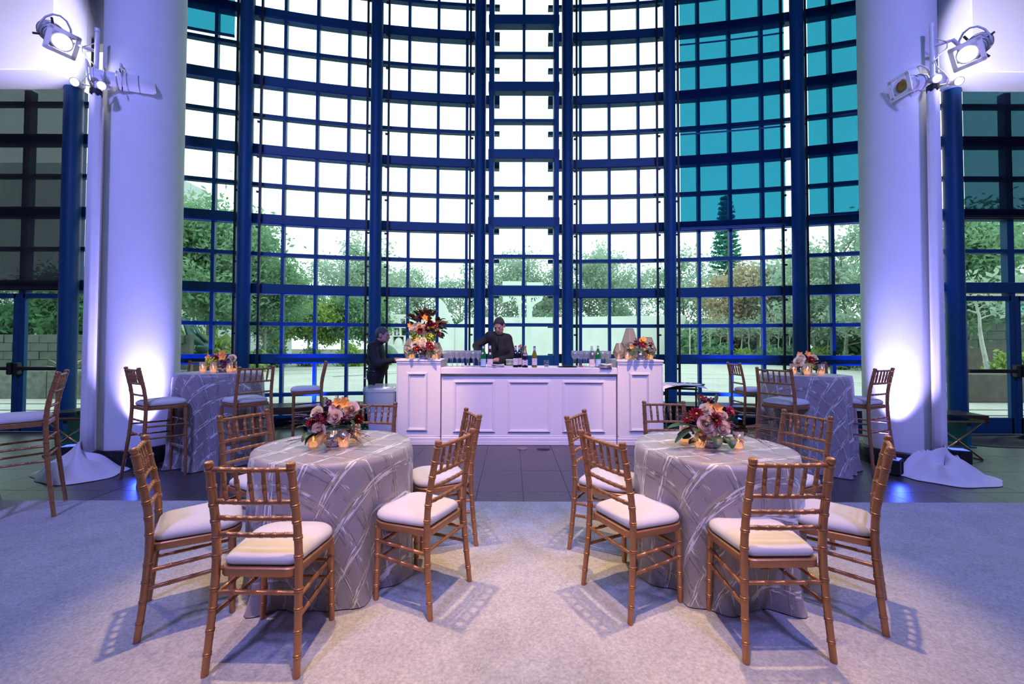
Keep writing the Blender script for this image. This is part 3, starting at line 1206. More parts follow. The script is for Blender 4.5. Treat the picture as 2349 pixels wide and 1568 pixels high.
# ------------------------------------------------------------------ glasses and bottles
g = [(.034, .0), (.035, .003), (.008, .007), (.0042, .014), (.004, .10), (.0075, .112), (.024, .128), (.036, .155), (.0375, .18), (.033, .235), (.032, .235), (.036, .18), (.034, .155), (.02, .13), (.002, .118)]
gm = MB().lathe(g, 14, caps=False).mesh('wine_glass', glass_mat('wine_glass_crystal', (0.93, 0.95, 0.98), 0.12, 0.04, 0.10, (.9, .9, .97)), True)
rn = random.Random(4)
for side, xa in (('left', -.965), ('right', .925)):
    for r in range(4):
        for c in range(7):
            o = link('wine_glass', gm, None, (xa + .079 * c + rn.uniform(-.006, .006), 6.10 + .082 * r + rn.uniform(-.006, .006), BZ), rn.uniform(0, 6))
            tag(o, 'wine glass at the %s end of the bar, %s row, %s from the left' % (side, ('front', 'second', 'third', 'back')[r], 'first second third fourth fifth sixth seventh'.split()[c]), 'glass', 'wine glasses at the %s end of the bar' % side)


def bottle(name, label, x, y, prof, glass, cap, capz, body_label=None, neck_label=None, z=BZ, n=20, sc_=1.0, text=()):
    t = thing(name, label, 'bottle', (x, y, z))
    MB().lathe([(r, q) for r, q in prof], n, caps=True).build('body', glass, t, 40)
    rt, zt = prof[-1]
    if cap:
        cz0, cz1, cr = capz
        MB().lathe([(cr, cz0), (cr, cz1 - .002), (cr - .002, cz1)], n).build('capsule', cap, t, 40)
    for nm, lab in (('label', body_label), ('neck_label', neck_label)):
        if lab:
            r, z0, z1, m, a0, a1 = lab
            mb = MB()
            k = 12
            vs = []
            for i in range(k + 1):
                q = -PI / 2 + math.radians(a0 + (a1 - a0) * i / k)
                for zz in (z0, z1):
                    vs.append((r * math.cos(q), r * math.sin(q), zz))
                for zz in (z1, z0):
                    vs.append(((r + .0012) * math.cos(q), (r + .0012) * math.sin(q), zz))
            fs = []
            for i in range(k):
                a, b = 4 * i, 4 * i + 4
                fs += [(a + 3, b + 3, b + 2, a + 2), (a + 1, a + 2, b + 2, b + 1), (a, b, b + 3, a + 3)]
            mb.add(vs, fs)
            mb.build(nm, m, t, 40)
    for txt, zz, size, m in text:
        lettering(txt, t, (0, -(prof[1][0] + .0022), zz), size, m)
    return t


def lettering(txt, parent, loc, size, m, name='lettering', rot=(PI / 2, 0, 0)):
    cu = bpy.data.curves.new(name, 'FONT')
    cu.body = txt
    cu.size = size
    cu.align_x = 'CENTER'
    cu.align_y = 'CENTER'
    cu.extrude = .0003
    ob = bpy.data.objects.new(name, cu)
    COL.objects.link(ob)
    me = bpy.data.meshes.new_from_object(ob.evaluated_get(bpy.context.evaluated_depsgraph_get()))
    bpy.data.objects.remove(ob)
    me.materials.clear()
    me.materials.append(m)
    me.transform(Matrix.Translation((0, 0, 0)))
    return link(name, me, parent, loc, rot=rot)


M_GREENG = mat('green_bottle_glass', (0.005, 0.16, 0.035), 0.08, 0, .05, coat=.5)
M_OLIVE = mat('olive_bottle_glass', (0.16, 0.15, 0.015), 0.08, 0, .05, coat=.5)
M_DARKG = mat('dark_bottle_glass', (0.006, 0.006, 0.022), 0.07, 0, .05, coat=.5)
M_CLEARB = glass_mat('clear_bottle_glass', (0.80, 0.86, 0.88), 0.18, 0.05)
M_LBLUE = mat('pale_blue_label', (0.42, 0.62, 0.84), .5, 0, .03)
M_LPINK = mat('pinkish_white_label', (0.86, 0.76, 0.76), .5, 0, .03)
M_LWHITE = mat('white_wine_label', (0.80, 0.74, 0.80), .5, 0, .02)
M_CAPR = mat('maroon_foil', (0.30, 0.01, 0.05), .35, .2, .1)
M_CAPG = mat('gold_foil', (0.75, 0.46, 0.16), .3, .7, .1)
M_CAPD = mat('grey_foil', (0.10, 0.10, 0.14), .35, .3, .1)
M_CAPV = mat('lilac_foil', (0.55, 0.50, 0.75), .35, .2, .05)
M_CAPW = mat('white_foil', (0.75, 0.72, 0.78), .35, .2, .05)
M_INK = mat('dark_ink', (0.03, 0.03, 0.10), .6, 0, 0)
M_INKR = mat('red_ink', (0.75, 0.10, 0.05), .6, 0, 0)
M_INKO = mat('orange_ink', (0.85, 0.25, 0.12), .6, 0, 0)
M_INKP = mat('purple_ink', (0.16, 0.06, 0.22), .6, 0, 0)
pw = [(.036, 0), (.040, .004), (.040, .165), (.034, .205), (.022, .245), (.0145, .275), (.0140, .30), (.0150, .302), (.0150, .306)]
pc = [(.038, 0), (.041, .004), (.041, .13), (.037, .185), (.026, .235), (.0155, .275), (.0140, .30), (.0150, .302), (.0150, .306)]
pb = [(.035, 0), (.0385, .004), (.0385, .185), (.036, .205), (.020, .232), (.0150, .25), (.0142, .298), (.0150, .300), (.0150, .306)]
pv = [(.035, 0), (.0390, .004), (.0390, .15), (.034, .18), (.021, .22), (.0150, .25), (.0142, .292), (.0150, .294), (.0150, .300)]


def star(parent, loc, r, m, n=5):
    P = []
    for i in range(2 * n):
        a = PI / 2 + PI * i / n
        q = r if i % 2 == 0 else r * .42
        P.append((q * math.cos(a), q * math.sin(a)))
    MB().prism(P, .0006, Matrix.Rotation(PI / 2, 4, 'X')).build('emblem', m, parent, loc=loc)


for x, y, side in ((-.412, 6.06, 'left'), (1.245, 6.09, 'right')):
    b = bottle('water_bottle', 'green glass water bottle with a pale blue label, %s of the wine bottles' % side, x, y, pw, M_GREENG, M_CAPD, (.298, .309, .0158),
               (.0403, .012, .118, M_LBLUE, -75, 75), (.0150, .262, .298, M_CAPW, -180, 180))
    lettering('S.PELLEGRINO', b, (0, -.0425, .100), .0085, M_INK)
    star(b, (-.014, -.0418, .066), .008, M_INKR)
    MB().ball((0, 0, 0), (.014, .002, .018), 12, 6).build('shoulder_badge', M_LWHITE, b, True, loc=(-.006, -.0335, .195))
for x, y, side in ((-.316, 6.06, 'left'), (1.15, 6.06, 'right')):
    b = bottle('water_bottle', 'clear glass water bottle with a pinkish label, %s of the wine bottles' % side, x, y, pc, M_CLEARB, M_CAPW, (.284, .309, .0158),
               (.0413, .010, .118, M_LPINK, -70, 70), (.0160, .262, .284, M_LPINK, -180, 180))
    lettering('ACQUA', b, (0, -.0435, .062), .0115, M_INKO)
    lettering('PANNA', b, (0, -.0435, .047), .0145, M_INKO)
    star(b, (.004, -.0428, .093), .007, M_INKO, 4)
    MB().ball((0, 0, 0), (.015, .002, .018), 12, 6).build('shoulder_badge', M_LPINK, b, True, loc=(.004, -.0365, .195))


def wine(label, x, y, prof, gl, cap, capz, neckm=None, mark=M_INKP):
    b = bottle('wine_bottle', label, x, y, prof, gl, cap, capz, (.0388 if prof is pb else .0393, .035, .130, M_LWHITE, -62, 62),
               (.0158, capz[0] - .045, capz[0], neckm, -180, 180) if neckm else None)
    MB().lathe([(.0035, 0), (.0035, .0006), (.0062, .0006), (.0062, 0)], 14, M=Matrix.Translation((0, -.0402, .112)) @ Matrix.Rotation(PI / 2, 4, 'X'), caps=False).build('emblem', mark, b)
    for zz, ww in ((.092, .026), (.086, .020), (.055, .012)):
        MB().box((0, -.0405, zz), (ww, .0006, .0022)).build('print_line', mark, b)
    return b


wine('dark red wine bottle with a maroon capsule, leftmost of the wine bottles', .052, 6.02, pb, M_DARKG, M_CAPR, (.293, .309, .0162), M_CAPV)
wine('dark wine bottle standing behind the gold foiled bottle', .108, 6.12, pb, M_DARKG, M_CAPR, (.297, .312, .0162), M_CAPV)
wine('olive white wine bottle with a grey capsule, rightmost of the wine bottles', .322, 6.02, pv, M_OLIVE, M_CAPD, (.286, .303, .0162), M_CAPV)
b = bottle('wine_bottle', 'sparkling wine bottle with gold foil neck between red and white wine', .186, 6.0, [(.037, 0), (.0415, .004), (.0415, .14), (.037, .18), (.024, .225), (.016, .265), (.015, .27)], M_DARKG, None, None,
           (.0418, .030, .110, M_LWHITE, -65, 65), (.0405, .165, .195, M_CAPV, -40, 40))
MB().lathe([(.030, .205), (.024, .228), (.017, .262), (.0165, .285), (.019, .288), (.019, .305), (.014, .313), (.0, .314)], 20).build('foil', M_CAPG, b, 40)
for zz, m in ((.104, M_INK), (.036, M_INK), (.070, M_CAPG)):
    MB().box((0, -.0435, zz), (.034, .0006, .009)).build('print_band', m, b)
MB().lathe([(.0, .003), (.012, .003), (.012, 0)], 16, M=Matrix.Translation((0, -.0395, .180)) @ Matrix.Rotation(PI / 2, 4, 'X')).build('emblem', M_CAPV, b)
MB().lathe([(.013, .255), (.015, .262), (.015, .275), (.010, .282), (0, .284)], 16).build('cork_cage', M_CAPG, b, True)
o = thing('cork_topped_bottle', 'tan topped bottle only whose neck shows behind the wine bottles', 'bottle', (.132, 6.24, BZ))
MB().lathe([(r, q) for r, q in pb], 16).build('body', M_DARKG, o, 40)
MB().lathe([(.017, .285), (.019, .295), (.019, .322), (.012, .330)], 16).build('stopper', mat('tan_cork', (.55, .28, .12), .7, 0, .2, 40), o, True)

t = thing('tumbler', 'stemless clear tumbler half full, right of the wine bottles', 'glass', (.492, 6.0, BZ))
MB().lathe([(.028, 0), (.034, .01), (.041, .045), (.034, .105), (.0325, .105), (.039, .045), (.030, .012), (0, .010)], 22, caps=False).build('glass', M_CLEAR, t, True)
MB().lathe([(.030, .012), (.0375, .040), (.0375, .046), (0, .046)], 22, caps=False).build('water', glass_mat('pale_water', (.8, .86, .9), .1, .05, .35, (.7, .75, .85)), t, True)
t = thing('napkin_tray', 'low black tray with crumpled wrapper right of the tumbler', 'tray', (.80, 6.08, BZ))
MB().lathe([(.13, 0), (.15, .012), (.145, .014), (.12, .004)], 24, M=Matrix.Diagonal((1, .6, 1, 1))).build('dish', M_BLACK, t, 40)
mb = MB()
for i in range(9):
    mb.ball((random.uniform(-.08, .08), random.uniform(-.04, .04), .018), (.035, .025, .012), 7, 5)
mb.build('wrapper', mat('black_foil', (.02, .02, .025), .25, .4, .2), t)
o = MB().rbox((1.01, 6.14, BZ + .012), (.055, .03, .022), .005).build('red_box', mat('red_plastic', (.6, .02, .03), .4, 0, .1))
tag(o, 'small red box lying on the counter left of the right clear bottle', 'box')


def napkins(label, x, y, rz, n=6):
    t = thing('napkin_stack', label, 'napkin', (x, y, BZ), rz)
    for i in range(n):
        a = rn.uniform(-.25, .25)
        q = MB()
        w = .085
        vs = []
        for j in range(5):
            for k in range(4):
                u, v = (j / 4 - .5) * 2 * w, (k / 3 - .5) * .12
                zz = .004 + .0065 * i + .012 * (u / w) ** 2 * (.4 + .1 * i)
                vs.append((u * math.cos(a) - v * math.sin(a), u * math.sin(a) + v * math.cos(a), zz))
        vs2 = [(x_, y_, z_ - .003) for x_, y_, z_ in vs]
        fs = [(j * 4 + k, j * 4 + k + 4, j * 4 + k + 5, j * 4 + k + 1) for j in range(4) for k in range(3)]
        fs2 = [tuple(i2 + 20 for i2 in reversed(f)) for f in fs]
        bd = [0, 1, 2, 3, 7, 11, 15, 19, 18, 17, 16, 12, 8, 4]
        sd = [(bd[i2], bd[i2 - 1], bd[i2 - 1] + 20, bd[i2] + 20) for i2 in range(14)]
        q.add(vs + vs2, fs + fs2 + sd)
        q.build('napkin', M_CLOTHW, t)


napkins('loose stack of white napkins by the bartender\'s hand', -.20, 6.03, .1)
napkins('loose stack of white napkins hanging over the counter front at the right', 1.33, 5.985, -.1, 7)
t = thing('bar_mat', 'flat white service cloth spread on the counter before the bartender', 'cloth', (-.02, 6.2, BZ))
MB().rbox((0, 0, .005), (.30, .22, .01), .003).build('cloth', M_CLOTHW, t)
t = thing('lidded_tub', 'clear tub with a green rim left of the red wine bottle', 'tub', (-.03, 6.28, BZ))
MB().lathe([(.05, 0), (.06, .095), (.058, .095), (.048, .004), (0, .004)], 20, caps=False).build('tub', glass_mat('frosted_tub', (.8, .85, .85), .1, .1, .3, (.8, .85, .85)), t, True)
MB().lathe([(.058, .03), (.0595, .045), (.0575, .045), (.056, .03)], 20, caps=False).build('green_band', mat('lime_plastic', (.35, .55, .2), .5), t, True)
MB().lathe([(.064, .095), (.064, .104), (.0, .106)], 20).build('lid', M_CLOTHW, t, 40)
t = thing('bottle_crate', 'blue plastic crate behind the bartender, right of his waist', 'crate', (-.02, 7.02, 0))
for s in (-1, 1):
    MB().rbox((s * .19, 0, 1.02), (.02, .3, .24), .004).build('side_wall', mat('blue_plastic', (.01, .05, .5), .4, 0, .1), t)
    MB().rbox((0, s * .14, 1.02), (.36, .02, .24), .004).build('side_wall', MATS['blue_plastic'], t)
MB().rbox((0, 0, .45), (.46, .34, .9), .01).build('trolley', M_DARK, t)
t = thing('glass_rack', 'clear acrylic rack standing between the right glasses and pedestal', 'rack', (1.455, 6.2, BZ))
for q in (-.035, .035):
    MB().box((q, 0, .06), (.006, .36, .12)).build('side_panel', glass_mat('acrylic', (.86, .92, .93), .12, .05, .25, (.8, .88, .92)), t)
for q in (-.18, .18):
    MB().box((0, q, .06), (.07, .006, .12)).build('end_panel', MATS['acrylic'], t)
MB().box((0, 0, .004), (.07, .36, .008)).build('base', MATS['acrylic'], t)


# ------------------------------------------------------------------ faceted lanterns
def lantern(label, x, y, h, rw, z=PZ, rz=0.0, n=6):
    t = thing('faceted_lantern', label, 'lantern', (x, y, z), rz)
    A = lambda i, r, zz: Vector((r * math.cos(2 * PI * i / n), r * math.sin(2 * PI * i / n), zz))
    T = [A(i, rw * .42, h) for i in range(n)]
    U = [A(i, rw * .90, h * .56) for i in range(n)]
    W_ = [A(i + .5, rw, h * .42) for i in range(n)]
    L_ = [A(i, rw * .86, h * .27) for i in range(n)]
    B = [A(i, rw * .55, .004) for i in range(n)]
    gm_ = glass_mat('lantern_glass', (.80, .78, .78), .14, .08, .30, (.80, .74, .74))
    edges = []
    for i in range(n):
        j = (i + 1) % n
        for poly in ([T[i], U[i], W_[i], U[j], T[j]], [U[j], W_[i], L_[j], W_[j]], [B[i], B[j], L_[j], W_[i], L_[i]]):
            c = sum(poly, Vector()) / len(poly)
            nrm = (poly[1] - poly[0]).cross(poly[2] - poly[0]).normalized()
            if nrm.dot(Vector((c.x, c.y, 0))) < 0:
                nrm = -nrm
            inn = [p - nrm * .003 for p in poly]
            k = len(poly)
            mb = MB().add(poly + inn, [tuple(range(k)), tuple(reversed(range(k, 2 * k)))] + [(q, k + q, k + (q + 1) % k, (q + 1) % k) for q in range(k)])
            mb.build('glass_pane', gm_, t)
        edges += [(T[i], T[j]), (T[i], U[i]), (U[i], W_[i]), (W_[i], U[j]), (W_[i], L_[j]), (L_[i], W_[i]), (L_[i], B[i]), (B[i], B[j])]
    mb = MB()
    for a, b_ in edges:
        mb.tube([a, b_], .0032, 6)
    mb.build('brass_edging', M_BRASS, t)
    MB().lathe([(.02, .006), (.02, .05), (.0, .052)], 14).build('candle', M_WAX, t, 40)
    MB().ball((0, 0, .066), (.005, .005, .013), 8, 6).build('flame', M_FLAME, t, True)
    return t


lantern('faceted glass lantern at the left edge of the left bar pedestal', -1.515, 6.27, .30, .105, rz=.3)
lantern('shorter faceted glass lantern at the right edge of the left bar pedestal', -1.12, 6.25, .24, .092, rz=.1)
lantern('tallest faceted glass lantern, middle of the right bar pedestal', 1.78, 6.36, .46, .145, rz=.25)
lantern('smallest faceted glass lantern, left on the right bar pedestal', 1.575, 6.20, .235, .088, rz=.5)
lantern('mid-sized faceted glass lantern, right on the right bar pedestal', 2.03, 6.25, .325, .112, rz=.12)


# ------------------------------------------------------------------ votive candles
def votive_proto():
    t = thing('votive_candle', '', 'candle')
    MB().lathe([(.027, 0), (.029, .012), (.031, .115), (.0295, .115), (.0275, .014), (0, .012)], 22, caps=False).build('glass_cup', M_MERC, t, True)
    # ring pattern etched on the cup, in two rows near the foot
    mb = MB()
    for row, zz in enumerate((.030, .048, .066)):
        for k in range(12):
            a = 2 * PI * (k + .5 * (row % 2)) / 12
            M_ = Matrix.Rotation(a, 4, 'Z') @ Matrix.Translation((.0302 + (.0008 if row else 0), 0, zz)) @ Matrix.Rotation(PI / 2, 4, 'Y')
            pts_ = [(M_ @ Vector((.0068 * math.cos(q), .0068 * math.sin(q), 0))) for q in np.linspace(0, 2 * PI, 9)]
            mb.tube(pts_, .0009, 4, caps=False)
    mb.build('ring_pattern', mat('candle_glow_etching', (.9, .55, .25), .4, .2, .1, emit=(1, .5, .15), estr=.25), t)  # etched rings emit faintly, a painted glow in place of candlelight
    MB().lathe([(.0, .013), (.022, .013), (.023, .042), (0, .045)], 16, caps=False).build('wax', M_WAX, t, True)
    MB().ball((0, 0, .060), (.006, .006, .016), 8, 6).build('flame', M_FLAME, t, True)
    return t


V0 = votive_proto()
first = True
def votive(x, y, z, label, group, scale=1.0, rz=0.0):
    global first
    if first:
        V0.location, V0['label'], V0['group'] = (x, y, z), label, group
        V0.scale = (scale,) * 3
        first = False
        return V0
    return dup(V0, (x, y, z), rz, label, group, scale)


TZ = .765 + ZC + .001
for x, y, lb in ((-1.228, 2.615, 'lit mercury glass votive front left of the flowers on the left low table'),
                 (-1.043, 2.625, 'lit mercury glass votive front right of the flowers on the left low table'),
                 (-1.035, 2.80, 'lit mercury glass votive back right of the flowers on the left low table'),
                 (1.172, 2.635, 'lit mercury glass votive front left of the flowers on the right low table'),
                 (1.400, 2.61, 'lit mercury glass votive front right of the flowers on the right low table'),
                 (1.138, 2.785, 'lit mercury glass votive back left of the flowers on the right low table'),
                 (1.352, 2.81, 'lit mercury glass votive back right of the flowers on the right low table')):
    votive(x, y, TZ, lb, 'votives on the low tables')
CZ = 1.0765
for x, y, lb in ((-3.70, 5.04, 'clear votive left on the left cocktail table'), (-3.56, 5.02, 'clear votive in front on the left cocktail table'),
                 (-3.42, 5.10, 'clear votive right on the left cocktail table'), (-3.47, 5.25, 'clear votive behind the flowers on the left cocktail table'),
                 (3.34, 5.00, 'clear votive left on the right cocktail table'), (3.42, 4.88, 'clear votive in front on the right cocktail table'),
                 (3.60, 4.90, 'clear votive right on the right cocktail table'), (3.58, 5.12, 'clear votive behind the flowers on the right cocktail table')):
    votive(x, y, CZ, lb, 'votives on the cocktail tables', 1.12)
for x, y, lb in ((-1.43, 6.08, 'votive left of the low flowers on the left bar pedestal'), (-1.13, 6.08, 'votive right of the low flowers on the left bar pedestal'),
                 (1.665, 6.07, 'votive left of the flowers on the right bar pedestal'), (2.005, 6.07, 'votive right of the flowers on the right bar pedestal')):
    votive(x, y, PZ, lb, 'votives on the bar', .95)

# ================================================================== FLOWERS
def patch(mb, f, nu, nv):
    b = len(mb.v)
    for j in range(nv + 1):
        for i in range(nu + 1):
            mb.v.append(tuple(f(-1 + 2 * i / nu, j / nv)))
    for j in range(nv):
        for i in range(nu):
            a = b + j * (nu + 1) + i
            mb.f.append((a, a + 1, a + nu + 2, a + nu + 1))
            mb.m.append(0)


def rose_mesh(name, m, seed):
    r_ = random.Random(seed)
    mb = MB()
    mb.lathe([(.02, 0), (.20, .25), (.14, .9), (.08, 1.06), (.02, 1.04)], 10)
    for n, rb, rt, h, z0, curl, span in ((3, .17, .17, 1.12, .05, .0, 2.6), (3, .25, .26, 1.12, .04, .02, 2.5), (4, .33, .36, 1.10, .02, .04, 2.1), (5, .42, .48, 1.06, .0, .07, 1.8), (5, .52, .64, .99, -.02, .10, 1.75), (6, .60, .80, .86, -.04, .15, 1.6), (6, .64, .95, .70, -.06, .2, 1.5)):
        off = r_.uniform(0, 6)
        for k in range(n):
            a0 = off + 2 * PI * k / n + r_.uniform(-.12, .12)
            hh = h * r_.uniform(.93, 1.07)
            def f(u, v, a0=a0, hh=hh):
                a = a0 + u * span / 2 * (1 - .25 * v ** 3)
                r = .12 + (rb - .12) * min(1, v * 2.2) + (rt - rb) * v ** 2 + curl * max(0, v - .7) * 3.0 * (1 - .3 * u * u)
                z = z0 + hh * v * (1 - .16 * u * u * v) - curl * max(0, v - .78) * 1.6
                return (r * math.cos(a), r * math.sin(a), z)
            patch(mb, f, 5, 5)
    return mb.mesh(name, m, True)


def dahlia_mesh(name, m, seed, pet=(14, 14, 12, 8)):
    r_ = random.Random(seed)
    mb = MB()
    mb.ball((0, 0, .05), (.35, .35, .2), 8, 5)
    for l, n in enumerate(pet):
        el = .12 + .30 * l
        ln = 1.0 - .16 * l
        for k in range(n):
            a = 2 * PI * (k + .5 * (l % 2)) / n + r_.uniform(-.08, .08)
            e = el + r_.uniform(-.1, .1)
            M_ = Matrix.Rotation(a, 4, 'Z') @ Matrix.Rotation(-e, 4, 'Y')
            w = .155
            P = [(.12, 0, 0), (.45 * ln, -w, .06), (.8 * ln, -w * .8, .05), (ln, 0, -.03), (.8 * ln, w * .8, .05), (.45 * ln, w, .06), (.55 * ln, 0, -.02)]
            mb.add([M_ @ Vector(p) for p in P], [(0, 1, 6), (1, 2, 6), (2, 3, 6), (3, 4, 6), (4, 5, 6), (5, 0, 6)])
    return mb.mesh(name, m)


def orchid_mesh(name, m):
    mb = MB()
    for k in range(5):
        a = 2 * PI * k / 5
        M_ = Matrix.Rotation(a, 4, 'Z') @ Matrix.Rotation(-.45, 4, 'Y')
        def f(u, v):
            w = .36 * math.sin(PI * (v * .92 + .05)) ** .7
            return M_ @ Vector((v, u * w, .10 * u * u + .05 * math.sin(PI * v)))
        patch(mb, f, 4, 5)
    mb.ball((0, 0, .12), (.14, .14, .2), 8, 5)
    return mb.mesh(name, m, True)


def cluster_mesh(name, m, n, seed, r=.16):
    r_ = random.Random(seed)
    mb = MB()
    for i in range(n):
        z = 1 - 1.5 * (i + .5) / n
        a = i * 2.399
        q = math.sqrt(max(0, 1 - z * z))
        mb.ball((q * math.cos(a) * .85, q * math.sin(a) * .85, z * .8), r * r_.uniform(.7, 1.2), 6, 4)
    mb.ball((0, 0, 0), (.75, .75, .7), 8, 6)
    return mb.mesh(name, m, True)


def blade(L_, W_, bend, twist=0.0, loop=0.0, nv=12, wp=.8):
    """leaf blade along +X from the origin, drooping by 'bend' radians, optionally folded back over itself"""
    mb = MB()
    pts, d = [], Vector((0, 0, 0))
    ang = 0.0
    pts.append((d.copy(), ang))
    for i in range(nv):
        ang += (bend + loop) / nv
        d = d + Vector((math.cos(ang), 0, -math.sin(ang))) * (L_ / nv)
        pts.append((d.copy(), ang))
    def f(u, v):
        i = min(nv, int(round(v * nv)))
        p, an = pts[i]
        w = W_ * math.sin(PI * min(1, v * .90 + .06)) ** wp
        nrm = Vector((math.sin(an), 0, math.cos(an)))
        return p + Vector((0, u * w, 0)) + nrm * (abs(u) ** 1.5 * w * .30)
    patch(mb, f, 4, nv)
    # a little thickness: second skin just below
    n0 = len(mb.v)
    return mb


LEAFM = {}


def leaf(parent, loc, az, el, L_, W_, bend, m=None, loop=0.0, roll=0.0, name='leaf'):
    key = (round(L_, 2), round(W_, 3), round(bend, 1), round(loop, 1), (m or M_LEAF).name)
    if key not in LEAFM:
        LEAFM[key] = blade(L_, W_, bend, loop=loop).mesh('leaf', m or M_LEAF, True)
    R = Matrix.Rotation(az, 3, 'Z') @ Matrix.Rotation(-el, 3, 'Y') @ Matrix.Rotation(roll, 3, 'X')
    return link(name, LEAFM[key], parent, loc, rot=R.to_euler())


def wisps(parent, c, dirv, n, L_, spread, seed, m=None):
    r_ = random.Random(seed)
    mb = MB()
    d0 = Vector(dirv).normalized()
    for i in range(n):
        d = (d0 + Vector((r_.uniform(-1, 1), r_.uniform(-1, 1), r_.uniform(-1, 1))) * spread).normalized()
        l = L_ * r_.uniform(.6, 1.1)
        p = Vector(c)
        path = [p.copy()]
        for k in range(6):
            d = (d + Vector((r_.uniform(-.14, .14), r_.uniform(-.14, .14), -.16 * k / 5 * l / .25))).normalized()
            p = p + d * l / 6
            path.append(p.copy())
        mb.tube(path, [.0016, .0016, .0014, .0013, .0012, .0010, .0006], 3, caps=False)
        for k in (3, 4, 5):
            for s in (-1, 1):
                q = path[k] + Vector((r_.uniform(-1, 1), r_.uniform(-1, 1), r_.uniform(-.6, .6))) * .022 * l / .2
                mb.tube([path[k], q], [.0011, .0004], 3, caps=False)
    return mb.build('grass_spray', m or M_GRASS, parent)


ROSE_B = [rose_mesh('rose', M_ROSE, 1), rose_mesh('rose', M_ROSE, 5)]
ROSE_C = [rose_mesh('rose', M_CREAM, 2), rose_mesh('rose', M_CREAM, 9)]
DAH_B = dahlia_mesh('dahlia', M_BURG, 3)
DAH_M = dahlia_mesh('dahlia', M_MAG, 4)
ORCH = orchid_mesh('orchid', M_ORNG)
HYD = cluster_mesh('hydrangea', M_LIME, 40, 2)
COX = cluster_mesh('cockscomb', M_BURG, 46, 5, .13)
BUD = cluster_mesh('berry_spray', M_PLUM, 9, 6, .30)
EYE = MB().ball((0, 0, 0), (1, 1, .7), 8, 5).mesh('flower_eye', M_YEL, True)
KINDS_ = {'rose': ROSE_B, 'cream': ROSE_C, 'dahlia': [DAH_B], 'magenta': [DAH_M], 'orchid': [ORCH], 'hydrangea': [HYD], 'cockscomb': [COX], 'bud': [BUD]}
PARTN = {'rose': 'rose', 'cream': 'rose', 'dahlia': 'dahlia', 'magenta': 'dahlia', 'orchid': 'orchid', 'hydrangea': 'hydrangea', 'cockscomb': 'cockscomb', 'bud': 'berry_spray'}


def flower(parent, kind, loc, r, d=None):
    me = random.choice(KINDS_[kind])
    d = Vector(d) if d is not None else Vector((loc[0] * 1.2, -.35 + loc[1], (loc[2] - .08) * 1.2))
    d.normalize()
    rot = (d.to_track_quat('Z', 'Y').to_matrix() @ Matrix.Rotation(random.uniform(0, 6), 3, 'Z')).to_euler()
    base = Vector(loc) - (d * r * .7 if kind in ('rose', 'cream') else Vector((0, 0, 0)))
    o = link(PARTN[kind], me, parent, base, rot=rot, scale=r)
    if kind in ('dahlia', 'magenta'):
        link('flower_eye', EYE, o, (0, 0, .34), scale=.17)
    return o


def filler(t, c, rad, n, seed, mats_=None):
    """small oval leaves that close the gaps of a bouquet"""
    r_ = random.Random(seed)
    for i in range(n):
        a = r_.uniform(0, 2 * PI)
        e = r_.uniform(-.4, 1.1)
        p = Vector(c) + Vector((math.cos(a) * math.cos(e) * rad[0], math.sin(a) * math.cos(e) * rad[1], math.sin(e) * rad[2])) * r_.uniform(.55, .95)
        leaf(t, p, a + r_.uniform(-.6, .6), e * .6, .07, .022, .5, m=r_.choice(mats_ or [M_LEAF, M_LEAF, M_BRONZEL]), roll=r_.uniform(-.8, .8))


def vase(t, h, r, kind='bowl'):
    if kind == 'bowl':
        pr = [(r * .62, 0), (r * .72, .006), (r, h * .45), (r * 1.02, h * .62), (r * .94, h), (r * .88, h), (r * .9, h * .6), (0, h * .5)]
    else:
        pr = [(r * .60, 0), (r * .62, .01), (r * .80, h * .5), (r, h), (r * .93, h), (r * .7, h * .4), (0, h * .35)]
    MB().lathe(pr, 48, caps=False, rib=.03, nrib=16).build('vase', M_SILVER, t, True)


# left low table
t = thing('flower_arrangement', 'low bouquet of blush roses, burgundy blooms and folded leaves on the left low table', 'flowers', (-1.135, 2.69, TZ))
vase(t, .085, .062)
for k, p, r in (('rose', (.040, -.085, .200), .044), ('rose', (-.052, -.105, .122), .042), ('cream', (-.100, -.03, .215), .042), ('rose', (.015, -.02, .245), .038),
                ('rose', (.112, .0, .238), .046), ('rose', (.07, .07, .22), .036), ('cream', (-.03, .08, .215), .036),
                ('cockscomb', (-.035, -.07, .185), .044), ('cockscomb', (-.115, -.06, .155), .036), ('dahlia', (.085, -.04, .17), .038),
                ('orchid', (.028, -.01, .272), .036), ('orchid', (.080, -.03, .268), .040), ('orchid', (.055, .03, .28), .032),
                ('bud', (.105, -.07, .182), .032), ('bud', (-.068, -.09, .205), .026), ('bud', (-.03, .0, .27), .024), ('dahlia', (-.13, .04, .17), .04), ('dahlia', (.14, .05, .16), .04)):
    flower(t, k, p, r)
leaf(t, (.06, -.10, .135), .35, .75, .15, .036, .4, loop=2.4)
leaf(t, (.07, -.08, .175), .20, .5, .13, .034, .4, loop=1.8)
leaf(t, (-.02, -.10, .11), -2.5, .1, .13, .040, 1.3)
leaf(t, (-.07, -.09, .10), -2.2, .2, .10, .036, 1.2)
leaf(t, (-.13, -.03, .12), 2.9, .4, .11, .030, .9)
leaf(t, (.13, -.02, .20), .25, .55, .12, .026, .15)
leaf(t, (-.06, .0, .26), 1.9, 1.1, .06, .022, .4)
leaf(t, (.01, -.13, .10), -1.6, -.2, .09, .028, .7, m=M_BRONZEL)
filler(t, (0, 0, .10), (.14, .12, .14), 34, 3)
wisps(t, (.10, -.05, .11), (.9, -.5, -.25), 20, .19, .35, 1)
wisps(t, (-.13, -.02, .15), (-1, -.1, .25), 12, .15, .4, 2)
wisps(t, (-.14, -.05, .06), (-1, -.3, -.1), 4, .17, .2, 7)
